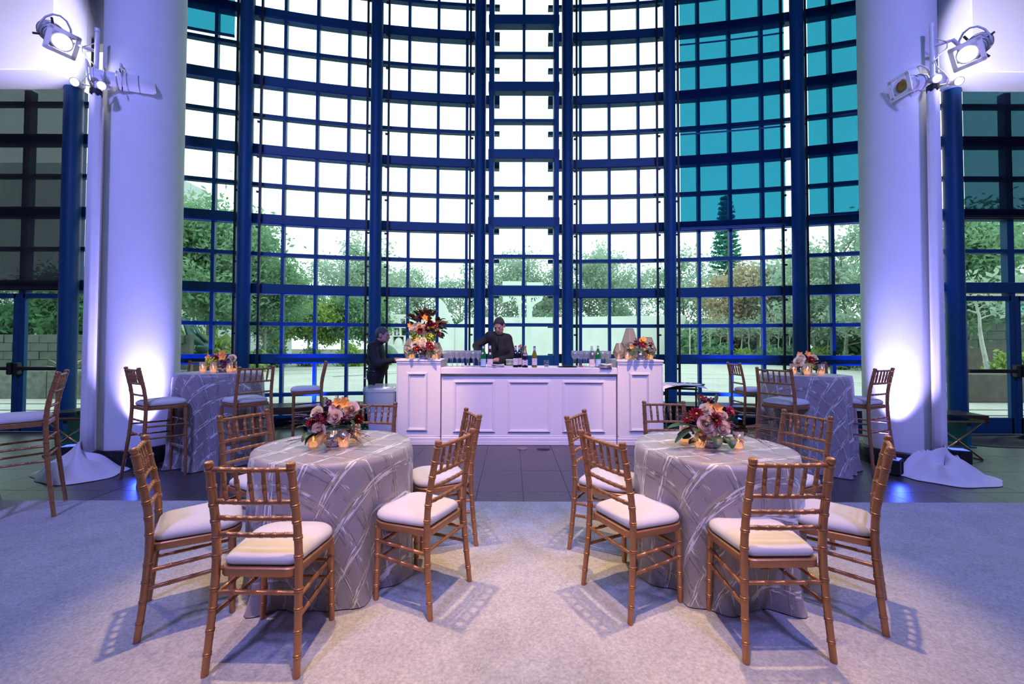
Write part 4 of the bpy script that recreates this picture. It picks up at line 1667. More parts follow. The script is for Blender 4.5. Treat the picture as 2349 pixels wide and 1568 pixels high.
wisps(t, (.02, .0, .26), (.1, 0, 1), 6, .09, .3, 3)
wisps(t, (.05, -.13, .07), (.3, -.8, -.3), 6, .08, .4, 9)

# right low table
t = thing('flower_arrangement', 'low bouquet of pink roses and crimson dahlias on the right low table', 'flowers', (1.262, 2.69, TZ))
vase(t, .085, .066)
for k, p, r in (('rose', (-.070, -.105, .165), .048), ('rose', (.034, -.115, .140), .043), ('rose', (-.034, -.10, .118), .034), ('rose', (.030, -.03, .205), .036),
                ('rose', (.078, -.03, .205), .026), ('cream', (-.022, .0, .240), .038), ('cream', (.02, .06, .22), .036),
                ('dahlia', (-.110, -.055, .215), .050), ('dahlia', (-.012, -.095, .185), .052), ('magenta', (.133, .01, .222), .042), ('dahlia', (-.045, .03, .305), .028),
                ('orchid', (.044, .0, .240), .042), ('orchid', (.0, .02, .25), .034), ('orchid', (-.10, -.08, .115), .032),
                ('bud', (-.01, .05, .29), .026), ('bud', (.03, .05, .285), .026), ('bud', (.082, -.09, .150), .028), ('bud', (-.125, -.06, .12), .028), ('dahlia', (.12, .06, .17), .04), ('dahlia', (-.12, .06, .17), .04)):
    flower(t, k, p, r)
leaf(t, (.08, -.07, .135), .3, 1.0, .18, .040, .5, loop=2.6)
leaf(t, (.10, -.06, .14), .1, .5, .13, .034, .6, loop=1.2)
leaf(t, (-.13, -.04, .145), -2.95, .1, .17, .036, .35)
leaf(t, (-.14, -.05, .12), -2.75, -.35, .15, .024, .3)
leaf(t, (-.03, -.12, .09), -1.7, .1, .09, .032, 1.4)
leaf(t, (.03, -.13, .09), -1.4, .1, .09, .034, 1.5)
leaf(t, (-.14, -.04, .18), 2.7, .6, .07, .024, .7)
leaf(t, (-.11, -.08, .13), -2.2, .2, .07, .024, .9)
leaf(t, (-.06, .0, .28), 2.2, 1.2, .06, .016, .2)
leaf(t, (.04, .0, .28), .9, 1.2, .06, .012, .1)
filler(t, (0, 0, .10), (.15, .12, .14), 34, 5)
wisps(t, (.12, -.05, .12), (1, -.35, -.02), 24, .24, .34, 11)
wisps(t, (-.12, -.04, .20), (-1, -.1, .35), 9, .13, .4, 12)
wisps(t, (.10, -.09, .10), (.4, -.6, -.6), 9, .09, .4, 13)
wisps(t, (-.07, -.10, .10), (-.3, -.5, -.8), 8, .09, .35, 14)

# cocktail tables
t = thing('flower_arrangement', 'small bouquet of orange and yellow green blooms on the left cocktail table', 'flowers', (-3.55, 5.17, CZ))
vase(t, .08, .058)
for k, p, r in (('orchid', (-.13, -.05, .175), .055), ('orchid', (.045, -.06, .185), .060), ('orchid', (.0, .0, .22), .055), ('orchid', (-.09, .02, .19), .05), ('dahlia', (-.03, -.09, .175), .050),
                ('cream', (.13, -.03, .175), .044), ('hydrangea', (-.06, -.11, .125), .070), ('hydrangea', (-.11, -.06, .11), .055), ('bud', (.09, -.08, .12), .055), ('dahlia', (.07, .05, .18), .05), ('bud', (.12, -.02, .08), .04)):
    flower(t, k, p, r)
filler(t, (0, 0, .09), (.13, .11, .12), 24, 8)
wisps(t, (-.12, -.02, .11), (-1, 0, .1), 6, .12, .3, 21)
wisps(t, (.12, -.02, .10), (1, -.1, .1), 5, .09, .3, 22)
t = thing('flower_arrangement', 'small bouquet of cream roses round a dark dahlia on the right cocktail table', 'flowers', (3.50, 5.02, CZ))
vase(t, .08, .055)
for k, p, r in (('cream', (-.11, -.05, .155), .052), ('cream', (-.06, -.02, .20), .046), ('cream', (.08, -.05, .185), .050), ('cream', (.10, .0, .15), .05), ('dahlia', (-.005, -.10, .175), .055),
                ('orchid', (.02, .0, .235), .05), ('orchid', (.09, .0, .21), .045), ('hydrangea', (-.03, -.10, .10), .05), ('orchid', (-.05, .03, .23), .045)):
    flower(t, k, p, r)
filler(t, (0, 0, .09), (.15, .12, .11), 30, 9)
wisps(t, (.13, -.02, .11), (1, -.1, .25), 12, .12, .35, 23)
wisps(t, (-.12, -.02, .10), (-1, -.1, .0), 7, .10, .35, 24)

# on the bar
t = thing('flower_arrangement', 'tall arrangement of bronze foliage, cream roses and green hydrangea on the left bar pedestal', 'flowers', (-1.29, 6.33, PZ))
vase(t, .30, .10, 'tall')
for k, p, r in (('cream', (-.20, -.12, .44), .055), ('cream', (-.14, -.13, .47), .058), ('cream', (-.08, -.14, .475), .058), ('cream', (-.03, -.15, .46), .055), ('cream', (-.01, -.15, .40), .055), ('cream', (-.11, -.14, .43), .05), ('cream', (.04, -.14, .37), .05),
                ('cream', (.13, -.14, .415), .055), ('dahlia', (.055, -.15, .46), .065), ('dahlia', (.08, -.13, .52), .065), ('dahlia', (.15, -.12, .49), .06), ('dahlia', (-.06, -.16, .41), .055), ('dahlia', (-.02, -.08, .62), .055),
                ('hydrangea', (-.13, -.13, .32), .075), ('hydrangea', (.09, -.13, .315), .085), ('hydrangea', (.02, -.13, .31), .06), ('orchid', (.0, -.10, .60), .06), ('orchid', (.05, -.12, .57), .05), ('orchid', (-.22, -.08, .50), .05),
                ('magenta', (.20, -.10, .37), .05), ('bud', (-.10, -.05, .60), .06), ('bud', (.0, -.02, .68), .06)):
    flower(t, k, p, r, (p[0] * 2, -.6, p[2] - .4))
r_ = random.Random(31)
for i in range(96):
    a = r_.uniform(0, 2 * PI)
    e = r_.uniform(-.6, 1.3)
    rr = r_.uniform(.15, .29)
    p = (math.cos(a) * math.cos(e) * rr, math.sin(a) * math.cos(e) * rr * .8, .46 + math.sin(e) * rr * .95)
    leaf(t, p, a + r_.uniform(-.5, .5), e, .13 if i % 2 else .10, .034, .5, m=r_.choice([M_BRONZEL, M_BRONZEL, M_LEAF]) if e > -.1 else M_LEAF, roll=r_.uniform(-1, 1))
for i in range(9):
    leaf(t, (-.05 + .03 * i - .12, -.05, .56 + .03 * (i % 3)), 1.57 + (i - 4) * .35, 1.1, .14, .02, .2, m=M_BRONZEL)
wisps(t, (0, 0, .62), (0, 0, 1), 26, .26, .55, 41)
wisps(t, (.18, -.02, .50), (1, 0, .35), 14, .20, .35, 42)
wisps(t, (-.18, -.02, .50), (-1, 0, .35), 10, .16, .35, 43)
t = thing('flower_arrangement', 'low bowl of cream roses and burgundy dahlias before the tall flowers on the left pedestal', 'flowers', (-1.28, 6.06, PZ))
vase(t, .10, .068)
for k, p, r in (('cream', (-.13, -.04, .215), .05), ('cream', (-.07, -.06, .22), .052), ('cream', (-.11, -.07, .19), .045), ('cream', (.0, -.02, .265), .05), ('cream', (.005, -.08, .20), .048), ('cream', (-.14, -.05, .125), .045), ('cream', (-.04, .0, .24), .045),
                ('dahlia', (-.055, -.11, .145), .062), ('dahlia', (.10, -.06, .20), .06), ('dahlia', (.13, -.07, .17), .05), ('orchid', (-.08, .0, .275), .045), ('cream', (.12, .0, .22), .04), ('bud', (.03, -.09, .13), .05)):
    flower(t, k, p, r)
leaf(t, (-.16, -.06, .17), -2.7, .5, .12, .04, .5)
leaf(t, (.08, -.10, .11), -.7, -.1, .13, .03, .5)
leaf(t, (-.13, -.08, .10), -2.2, -.3, .10, .03, .6)
filler(t, (0, 0, .12), (.17, .12, .11), 34, 14)
wisps(t, (.13, -.02, .17), (1, -.1, .15), 16, .13, .4, 44)
t = thing('flower_arrangement', 'low bowl of flowers among the lanterns on the right bar pedestal', 'flowers', (1.845, 6.07, PZ))
vase(t, .10, .066)
for k, p, r in (('cream', (.09, -.06, .19), .055), ('cream', (.13, -.05, .17), .05), ('cream', (.085, -.09, .155), .045), ('dahlia', (.015, -.08, .215), .058), ('orchid', (.04, -.03, .285), .055), ('orchid', (.01, -.02, .27), .045), ('bud', (-.06, -.05, .24), .05), ('cream', (-.12, -.03, .21), .035),
                ('orchid', (-.13, -.05, .18), .04), ('bud', (.15, .0, .22), .04)):
    flower(t, k, p, r)
leaf(t, (-.03, -.11, .16), -1.9, .1, .12, .045, .9)
leaf(t, (.05, -.11, .16), -1.2, .2, .11, .04, .8)
leaf(t, (-.12, -.09, .13), -2.0, -.3, .13, .04, .5)
leaf(t, (.12, -.10, .10), -1.0, -.3, .10, .03, .5)
leaf(t, (-.05, -.05, .26), 2.2, 1.0, .08, .025, .4)
filler(t, (0, 0, .13), (.17, .12, .12), 34, 15)
wisps(t, (-.12, -.04, .19), (-1, -.1, .2), 14, .14, .4, 45)
wisps(t, (.13, -.04, .12), (1, -.2, -.2), 8, .11, .4, 46)

# ================================================================== LIGHT STANDS
def aim(v):
    return Vector(v).normalized().to_track_quat('Z', 'Y').to_matrix().to_4x4()


def profile_spot(parent, loc, to, lit, ln=.52, r=.085):
    """theatre profile spotlight: lens tube with square front, body, lamp house, yoke, shutter handles"""
    M_ = Matrix.Translation(loc) @ aim(Vector(to) - Vector(loc))
    mb = MB()
    mb.lathe([(r * .55, -ln * .55), (r * .85, -ln * .5), (r * 1.05, -ln * .30), (r * 1.05, -ln * .12), (r * 1.12, -ln * .10), (r * 1.12, ln * .02), (r * .86, ln * .06), (r * .86, ln * .36), (r * .95, ln * .37), (r * .95, ln * .42), (r * .80, ln * .42), (r * .80, ln * .30)], 20, M=M_, caps=False)
    o = mb.build('spotlight', M_LAMPW, parent, 40)
    fr = MB()
    for k in range(4):
        fr.box((0, 0, 0), (.04, r * 2.5, .012), M=M_ @ Matrix.Rotation(k * PI / 2, 4, 'Z') @ Matrix.Translation((r * 1.12, 0, ln * .44)))
    fr.build('color_frame', M_LAMPW, o)
    MB().lathe([(0, ln * .36), (r * .45, ln * .385), (r * .80, ln * .37)], 20, M=M_, caps=False).build('lens', M_LAMPON if lit else mat('amber_lens', (.45, .25, .04), .15, 0, .2), o, True)
    ring = MB()
    for q in (-.30, -.12, .03, .2):
        ring.lathe([(r * 1.10, q * ln), (r * 1.16, q * ln + .004), (r * 1.10, q * ln + .008)], 20, M=M_, caps=False)
    ring.build('clamp_ring', mat('bare_metal', (.45, .42, .38), .35, .8), o, True)
    for k, a in enumerate((.4, 1.9, 3.6, 5.2)):
        MB().rbox((0, 0, 0), (.06, .022, .010), .003, M=M_ @ Matrix.Rotation(a, 4, 'Z') @ Matrix.Translation((r * 1.12 + .035, 0, -.02))).build('shutter_handle', mat('brown_grip', (.10, .06, .03), .5), o)
    y = MB()
    pts_ = [M_ @ Vector((r * 1.3 * math.cos(q), r * 1.3 * math.sin(q) * 1.7, -.02)) for q in np.linspace(-.2, PI + .2, 9)]
    y.tube(pts_, .010, 6)
    y.build('yoke', M_LAMPW, o, True)
    return o


def cloth_heap(rx, ry, h, seed, nt=72, nr=16):
    r_ = random.Random(seed)
    ph = [r_.uniform(0, 6.28) for _ in range(8)]
    ridges = [(r_.uniform(0, 6.28), r_.uniform(.10, .24), r_.uniform(.35, .8), r_.uniform(.12, .3)) for _ in range(11)]
    mb = MB()
    for j in range(nr + 1):
        v = j / nr
        for k in range(nt):
            th = 2 * PI * k / nt
            out = 1 + .10 * math.cos(2 * th + ph[0]) + .08 * math.cos(3 * th + ph[1]) + .04 * math.cos(7 * th + ph[2])
            rr = v * out
            z = h * (1 - v) ** 1.25 * (1 + .25 * math.cos(3 * th + ph[3]))
            z += .10 * h * math.sin(2.2 * PI * v + 2 * math.sin(th + ph[4])) * (1 - v) * 2
            for a0, wd, c, amp in ridges:
                d = (th - a0 - 1.2 * (v - c) + PI) % (2 * PI) - PI
                z += amp * h * math.exp(-(d / wd) ** 2) * math.exp(-((v - c) / .28) ** 2) * (1 if amp > .18 else -.5)
            z = max(.006, z * (1 if v < .93 else (1 - v) / .07) + (.012 if v > .9 and v < 1 else 0))
            mb.v.append((rx * rr * math.cos(th), ry * rr * math.sin(th), z))
    for j in range(nr):
        for k in range(nt):
            k2 = (k + 1) % nt
            mb.f.append((j * nt + k, j * nt + k2, (j + 1) * nt + k2, (j + 1) * nt + k))
            mb.m.append(0)
    return mb


def light_stand(sg, x, y, zt, hx, label, lamp, second, pars):
    t = thing('light_stand', label, 'light stand', (x, y, 0))
    mb = MB()
    n = 26
    pr = []
    for i in range(15):
        z = .22 + (zt - .22) * i / 14
        pr.append((.058 - .006 * i / 14, z))
    mb.lathe(pr, n, rib=.06, nrib=6)
    mb.build('pole_sleeve', M_CLOTHW, t, True)
    hp = cloth_heap(.46, .34, .26, 3 if sg < 0 else 8)
    o = hp.build('base_drape', M_CLOTHW, t, 50, loc=(hx, -.07, 0))
    MB().lathe([(.05, zt - .02), (.055, zt), (.055, zt + .06), (.03, zt + .07)], 16).build('collar', M_BLACK, t, 40)
    MB().lathe([(.022, zt), (.022, zt + .72), (.026, zt + .72), (.026, zt + .76)], 12).build('top_pipe', M_LAMPW, t, 40)
    lp = Vector(lamp)
    mb = MB()
    mb.tube([(0, 0, zt + .50), (lp.x * .5, lp.y * .5, zt + .56), (lp.x, lp.y, lp.z - .12)], .018, 8)
    mb.build('side_arm', M_LAMPW, t, True)
    profile_spot(t, lamp, Vector((0 - x + sg * -.6, 2.0 - y, .4)), True, .50, .10)
    profile_spot(t, second[0], second[1], False, .58, .088)
    for (px, pz) in pars:
        c = Vector((px, -.06, pz))
        d = Vector((-sg * .25 + (-x * .02), -1, -.45))
        M_ = Matrix.Translation(c) @ aim(d)
        o = MB().lathe([(.018, -.13), (.030, -.11), (.034, -.03), (.046, 0), (.047, .02), (.040, .02), (.036, .0)], 16, M=M_, caps=False).build('small_lamp', M_LAMPW, t, 40)
        MB().lathe([(0, .012), (.041, .010)], 16, M=M_, caps=False).build('lens', M_LAMPON2, o)
        MB().tube([M_ @ Vector((0, 0, -.1)), Vector((0, 0, pz - .02))], .008, 6).build('bracket', M_LAMPW, o, True)
    mb = MB()
    pts_ = [(0, 0, zt + .6)]
    for i in range(1, 9):
        pts_.append((sg * (.06 + .08 * math.sin(i * 1.1)), -.04, zt + .6 - i * .07))
    mb.tube(pts_, .006, 5)
    mb.build('power_cable', M_LAMPW, t, True)
    return t


light_stand(-1, -4.70, 4.68, 4.22, .0, 'tall light stand with white fabric sleeve before the left column', (-.42, -.05, 4.86), ((.16, .12, 4.46), (-.55, -.35, 4.40)), ((-.17, 4.33), (.13, 4.29)))
light_stand(1, 4.70, 4.64, 4.27, -.02, 'tall light stand with white fabric sleeve before the right column', (.42, -.05, 4.72), ((-.02, .14, 4.44), (-.75, .05, 4.28)), ((-.02, 4.37), (.22, 4.34)))
# their lamps: the two burning profile spots, and the small ones washing the white bulkheads and columns
spot('stand_lamp', (-4.95, 4.50, 4.75), (-0.9, 2.5, 0.6), 200, (1.0, .82, .62), 34, .5, .06)
spot('stand_lamp', (4.95, 4.46, 4.62), (1.1, 2.5, 0.6), 190, (1.0, .82, .62), 34, .5, .06)
spot('stand_lamp', (-5.0, 4.85, 4.4), (-8.5, 6.2, 6.9), 1300, (.62, .58, 1.0), 42, .3, .05)
spot('stand_lamp', (5.0, 4.8, 4.3), (8.6, 6.2, 6.8), 1300, (.62, .58, 1.0), 42, .3, .05)


# ================================================================== LED UPLIGHTS
def uplight(x, y, rz, label, target, power, color, angle, w=.16, h=.16, blend=.35):
    t = thing('led_uplight', label, 'uplight', (x, y, 0), rz)
    MB().rbox((0, 0, h / 2 + .01), (w, .20, h), .008).build('housing', M_BLACK, t)
    MB().box((0, 0, h + .012), (w - .03, .16, .004)).build('led_face', M_LED, t)
    for s in (-1, 1):
        MB().rbox((s * (w / 2 + .006), 0, h * .55), (.008, .04, h * .9), .002).build('foot_bracket', M_BLACK, t)
    spot('uplight_lamp', (x, y, h + .03), target, power, color, angle, blend, .03)
    return t


WB = (0.55, 0.62, 1.0)
uplight(-4.17, 4.80, .9, 'black LED uplight on the floor at the front of the left column', (-4.40, 5.04, 1.05), 75, WB, 25)
uplight(4.23, 4.70, -.9, 'black LED uplight on the floor at the front of the right column', (4.47, 4.92, 1.05), 75, WB, 25)
uplight(-5.40, 5.20, -1.2, 'black LED uplight behind the left light stand by the gold table', (-4.98, 5.34, 1.6), 90, (.2, .25, 1.0), 26)
uplight(5.40, 5.12, 1.2, 'black LED uplight behind the right light stand by the gold table', (5.08, 5.26, 1.6), 90, (.2, .25, 1.0), 26)
for s, lb in ((-3.92, 'LED uplight by the window wall behind the left cocktail table'), (3.50, 'LED uplight by the window wall behind the right cocktail table'), (-5.75, 'LED uplight by the window wall beside the left column'), (5.55, 'LED uplight by the window wall beside the right column')):
    p, q = AP(s, -.24), AP(s, -.03, 1.3)
    uplight(p.x, p.y, -s / WR, 'black ' + lb, tuple(q), 620, BLUE, 70, blend=.9)
# the same boxes' wide lenses, washing blue and lavender up the columns and spilling on the stone
for sg, x, y, tx in ((-1, -4.17, 4.80, -4.55), (1, 4.23, 4.70, 4.65)):
    spot('uplight_lamp', (x, y, .20), (tx, 5.1, 3.6), 540, (.42, .36, 1.0), 62, 1.0, .03)
    spot('uplight_lamp', (x - sg * .12, y - .22, .16), (x - sg * .35, y - .55, 0), 9, BLUE, 110, .9, .03)
    spot('uplight_lamp', (x - sg * .1, y + .02, .20), (tx - sg * .15, 5.0, 4.2), 200, (.08, .10, 1.0), 50, 1.0, .03)

# ================================================================== BENCHES, SIDE TABLES, SMALL FLOOR THINGS
def bench(label, s0, s1):
    t = thing('bench', label, 'bench')
    n = 3
    for i in range(n):
        mb = MB()
        d0 = -.92 + .18 * i
        apse_bar(mb, s0, s1, .40, .455, d0, d0 + .172)
        mb.build('plank', M_WOOD, t)
    mb = MB()
    apse_bar(mb, s0, s1, .345, .40, -.915, -.885)
    mb.build('apron', M_WOOD, t)
    k = int((s1 - s0) / 1.2) + 1
    for i in range(k + 1):
        s = s0 + .25 + (s1 - s0 - .5) * i / k
        mb = MB()
        mb.box((0, 0, 0), (.05, .36, .37), M=APM(s, -.66, .20))
        mb.box((0, 0, 0), (.10, .46, .015), M=APM(s, -.66, .008))
        mb.build('leg', mat('teal_painted_steel', (.02, .16, .17), .45, .2), t)


bench('long curved dark wooden bench under the window behind the left cocktail table', -5.6, -2.75)
bench('long curved dark wooden bench under the window behind the right cocktail table', 2.2, 5.25)


def bench2(label, x0, y0, x1, y1):
    L_ = math.hypot(x1 - x0, y1 - y0)
    t = thing('bench', label, 'bench', ((x0 + x1) / 2, (y0 + y1) / 2, 0), math.atan2(y1 - y0, x1 - x0))
    for i in range(3):
        MB().rbox((0, -.16 + .16 * i, .427), (L_, .154, .055), .004).build('plank', M_WOOD, t)
    MB().rbox((0, -.225, .37), (L_, .03, .06), .004).build('apron', M_WOOD, t)
    for s in (-1, 1):
        mb = MB().box((s * (L_ / 2 - .2), 0, .20), (.05, .36, .37)).box((s * (L_ / 2 - .2), 0, .008), (.10, .46, .015))
        mb.build('leg', MATS['teal_painted_steel'], t)


bench2('dark wooden bench end showing between the left column and glass doors', -6.55, 6.12, -5.35, 6.32)
bench2('dark wooden bench end showing between the right column and glass doors', 5.72, 6.27, 6.68, 6.10)


def side_table(x, y, rz, label):
    t = thing('side_table', label, 'table', (x, y, 0), rz)
    w = .29
    MB().rbox((0, 0, .492), (.62, .62, .012), .003).build('glass_top', glass_mat('smoked_glass', (.16, .24, .25), .25, .03), t)
    mb = MB()
    for k in range(4):
        mb.rbox((0, 0, 0), (.62, .016, .014), .003, M=Matrix.Rotation(k * PI / 2, 4, 'Z') @ Matrix.Translation((0, -.302, .480)))
    mb.build('top_rim', M_BRASS, t)
    for sy in (-1, 1):
        for sx in (-1, 1):
            MB().tube([(sx * w, sy * w, .474), (-sx * w, sy * w, .012)], .011, 6).build('crossed_leg', M_BRASS, t, True)
    for sx in (-1, 1):
        MB().tube([(sx * w, -w, .012), (sx * w, w, .012)], .011, 6).build('floor_bar', M_BRASS, t, True)


side_table(5.57, 5.55, -.06, 'gold crossed-leg side table with glass top right of the right column')
side_table(-5.62, 5.62, .10, 'gold crossed-leg side table with glass top left of the left column')
votive(5.42, 5.40, .499, 'single lit votive on the gold side table by the right column', 'votive on the side table', 1.05)

for x, y, r, lb, m in ((.145, 5.80, .072, 'round pale metal floor plate before the bar counter', mat('worn_steel', (.30, .26, .27), .4, .6, .2)),
                       (.435, 5.80, .092, 'larger dark metal floor plate before the bar counter, right of the pale one', mat('dark_steel', (.05, .045, .06), .3, .6, .2))):
    t = thing('floor_plate', lb, 'floor plate', (x, y, 0))
    MB().lathe([(r, 0), (r, .004), (r * .94, .008), (0, .008)], 28).build('rim', m, t, 40)
    MB().lathe([(r * .6, .008), (r * .6, .011), (r * .5, .012), (0, .012)], 24).build('lid', m, t, 40)

t = thing('floor_cloth', 'crumpled black cloth lying on the floor before the right glass doors', 'cloth', (7.55, 6.22, 0), .08)
cloth_heap(1.15, .38, .10, 21).build('cloth', mat('black_cloth', (.012, .016, .022), .8, 0, .2), t, 60)

# trash can with its bag
t = thing('trash_can', 'white square trash can with a clear plastic bag left of the bar', 'trash can', (-1.90, 6.22, 0), .12)
def sq(w, z, r=.05, n=4, ph=0.0, wob=0.0):
    out = []
    for cx, cy, a0 in ((1, 1, 0), (-1, 1, PI / 2), (-1, -1, PI), (1, -1, 3 * PI / 2)):
        for k in range(n + 1):
            a = a0 + PI / 2 * k / n
            q = 1 + wob * math.sin(9 * a + ph)
            out.append((q * (cx * (w - r) + r * math.cos(a)), q * (cy * (w - r) + r * math.sin(a)), z + wob * .5 * math.cos(7 * a + ph)))
    return out
mb = MB()
loft(mb, [sq(.155, 0), sq(.165, .02), sq(.215, .74), sq(.225, .745), sq(.225, .765), sq(.205, .765), sq(.19, .5)], close_top=True)
mb.build('bin', mat('white_plastic', (.74, .74, .78), .45, 0, .04), t, 40)
mb = MB()
loft(mb, [sq(.200, .45, wob=.02), sq(.218, .56, ph=1, wob=.03), sq(.232, .70, ph=2, wob=.03), sq(.243, .765, ph=.5, wob=.04), sq(.232, .795, ph=3, wob=.05), sq(.19, .80, ph=1, wob=.07), sq(.17, .72, ph=2, wob=.06)], close_top=False, close_bot=False)
mb.build('plastic_bag', glass_mat('clear_plastic_bag', (.86, .93, .94), .12, .18, .22, (.75, .88, .92)), t, True)

# folding tray stand with tray and napkin
t = thing('tray_stand', 'black folding stand beside the right bar pedestal', 'stand', (2.62, 6.52, 0), 1.15)
for s in (-1, 1):
    for a in (-1, 1):
        MB().rbox((0, 0, 0), (.03, .022, .93), .004, M=Matrix.Translation((s * .02, a * .21, .39)) @ Matrix.Rotation(s * .56, 4, 'Y')).build('leg', M_BLACK, t)
    MB().rbox((s * .245, 0, .775), (.035, .46, .03), .006).build('top_bar', M_BLACK, t)
    MB().rbox((-s * .2, 0, .08), (.022, .42, .022), .004).build('stretcher', M_BLACK, t)
t = thing('serving_tray', 'oval black serving tray resting on the folding stand', 'tray', (2.58, 6.5, .792), .1)
MB().lathe([(.30, 0), (.36, .012), (.39, .035), (.395, .035), (.365, .008), (.30, .004), (0, .004)], 40, M=Matrix.Diagonal((1, .72, 1, 1)), caps=False).build('dish', M_BLACK, t, 40)
o = thing('tray_napkin', 'white cloth napkin spread over the black serving tray', 'napkin', (2.52, 6.47, .80), .1)
mb = MB()
vs, fs = [], []
for j in range(13):
    for k in range(9):
        u, v = (j / 12 - .5) * .74, (k / 8 - .5) * .52
        e = max(0, math.hypot(u / .36, v / .26) - 1)
        z = .012 + .03 * math.exp(-((u - .05) / .07) ** 2 - ((v + .02) / .1) ** 2) + .022 * min(1, max(0, math.hypot(u / .36, v / .26) - .75) * 4) - .16 * e
        vs.append((u, v, z))
for j in range(12):
    for k in range(8):
        fs.append((j * 9 + k, j * 9 + 9 + k, j * 9 + 10 + k, j * 9 + k + 1))
mb.add(vs, fs)
mb.build('cloth', M_CLOTHW, o, True)
t = thing('equipment_bag', 'rounded black bag standing behind the left bar pedestal', 'bag', (-1.55, 6.95, 0))
MB().rbox((0, 0, .50), (.30, .34, 1.0), .10, seg=3).build('bag_body', M_BLACK, t, True)
MB().rbox((.10, 0, 1.06), (.20, .26, .16), .06, seg=3).build('bag_top', M_BLACK, t, True)

# ================================================================== OUTSIDE THE GLASS
M_PAVE = speck_mat('pale_concrete_paving', (0.50, 0.48, 0.44), (0.64, 0.62, 0.58), 9, 0.9, 0.1, 0.1)
M_SOIL = mat('planting_soil', (0.10, 0.09, 0.06), .9, 0, .4, 2)
M_WALLW = mat('white_render_wall', (0.74, 0.75, 0.72), .85, 0, .05, .8, .1, 20)
M_BLDG = mat('pale_stone_cladding', (0.52, 0.56, 0.54), .85, 0, .05, .3)
M_BLOCK = mat('shaded_split_block', (0.085, 0.10, 0.085), .9, 0, .25, 3, .6, 14)  # colour darkened to stand for tree shade near the doors
M_BROWN = mat('shaded_brown_stone', (0.095, 0.078, 0.068), .85, 0, .25, 5, .3, 40)  # brown stone with tree shade painted into its tone
M_TEALC = mat('teal_coping', (0.06, 0.42, 0.42), .6, 0, .1)
M_BARK = mat('grey_bark', (0.22, 0.23, 0.20), .9, 0, .35, 6)
M_PALE = mat('pale_bark', (0.50, 0.52, 0.47), .8, 0, .25, 5)
LF_G = leaf_mat('hazed_green_leaves', (0.19, 0.35, 0.21), (0.31, 0.47, 0.27), .5)  # lightened so the leaf colour carries outdoor haze
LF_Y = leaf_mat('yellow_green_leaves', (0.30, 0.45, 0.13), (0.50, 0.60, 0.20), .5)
LF_D = leaf_mat('dark_green_leaves', (0.05, 0.14, 0.07), (0.12, 0.25, 0.11), .45)
LF_P = leaf_mat('haze_paled_leaves', (0.36, 0.48, 0.40), (0.48, 0.58, 0.44), .5)  # distance haze painted in as a paler leaf colour
LF_A = leaf_mat('russet_leaves', (0.50, 0.37, 0.29), (0.52, 0.48, 0.30), .5)
LF_T = leaf_mat('blue_green_needles', (0.06, 0.26, 0.22), (0.10, 0.38, 0.30), .45)

gr = struct('ground')
mb = MB()
mb.box((0, 75, -.13), (260, 136, .1))
o = mb.build('terrain', M_SOIL, gr)
mb = MB()
pl = [(-30, 6.75), (30, 6.75), (30, 11), (19, 14.5), (22, 24), (25, 30), (24, 36), (16, 43), (2, 46), (-14, 43), (-22, 34), (-17, 24), (-16.5, 17), (-17, 12), (-30, 11)]
mb.prism(pl, .04, Matrix.Translation((0, 0, -.085)))
mb.build('plaza', M_PAVE, gr)
# dark curved joints let into the paving
for cx, cy, r, a0, a1, wd in ((3, 10, 14.5, 1.25, 2.45, .16), (-22, 38, 17, -1.25, -.25, .10), (6, 4, 15, .75, 1.45, .05), (-3, 6, 12, .5, 1.2, .05), (0, 2, 22, .9, 2.2, .05)):
    mb = MB()
    mb.tube([(cx + r * math.cos(a), cy + r * math.sin(a), -.044) for a in np.linspace(a0, a1, 40)], wd, 4)
    o = mb.build('paving_joint', M_BROWN, gr)
    for v in o.data.vertices:
        v.co.z = -.044 + (v.co.z + .044) * .03
for x0, x1, ys in ((8.5, 17, (8.2, 8.9, 9.7)), (-17, -8.5, (8.3, 9.3, 10.3))):
    for y in ys:
        MB().box(((x0 + x1) / 2, y, -.043), (x1 - x0, .10, .008)).build('paving_joint', M_BROWN, gr)


def put_mesh(name, verts, faces, mats):
    me = bpy.data.meshes.new(name)
    me.vertices.add(len(verts))
    me.vertices.foreach_set('co', np.asarray(verts, np.float32).ravel())
    k = faces.shape[1]
    me.loops.add(faces.size)
    me.loops.foreach_set('vertex_index', faces.ravel().astype(np.int32))
    me.polygons.add(len(faces))
    me.polygons.foreach_set('loop_start', np.arange(0, faces.size, k, dtype=np.int32))
    me.update(calc_edges=True)
    me.materials.append(mats)
    return me


def leaves_mesh(name, centers, sig, per, size, m, seed, up=0.0):
    g_ = np.random.default_rng(seed)
    c = np.repeat(np.asarray(centers), per, axis=0)
    n = len(c)
    p = c + g_.normal(size=(n, 3)) * np.asarray(sig)
    a = g_.normal(size=(n, 3))
    a /= np.linalg.norm(a, axis=1, keepdims=True)
    b = np.cross(a, g_.normal(size=(n, 3)))
    b /= np.linalg.norm(b, axis=1, keepdims=True)
    s = (size * g_.uniform(.6, 1.3, n))[:, None]
    V = np.stack([p - a * s, p + b * s * .45, p + a * s, p - b * s * .45], 1).reshape(-1, 3)
    F = np.arange(4 * n).reshape(n, 4)
    return put_mesh(name, V, F, m)


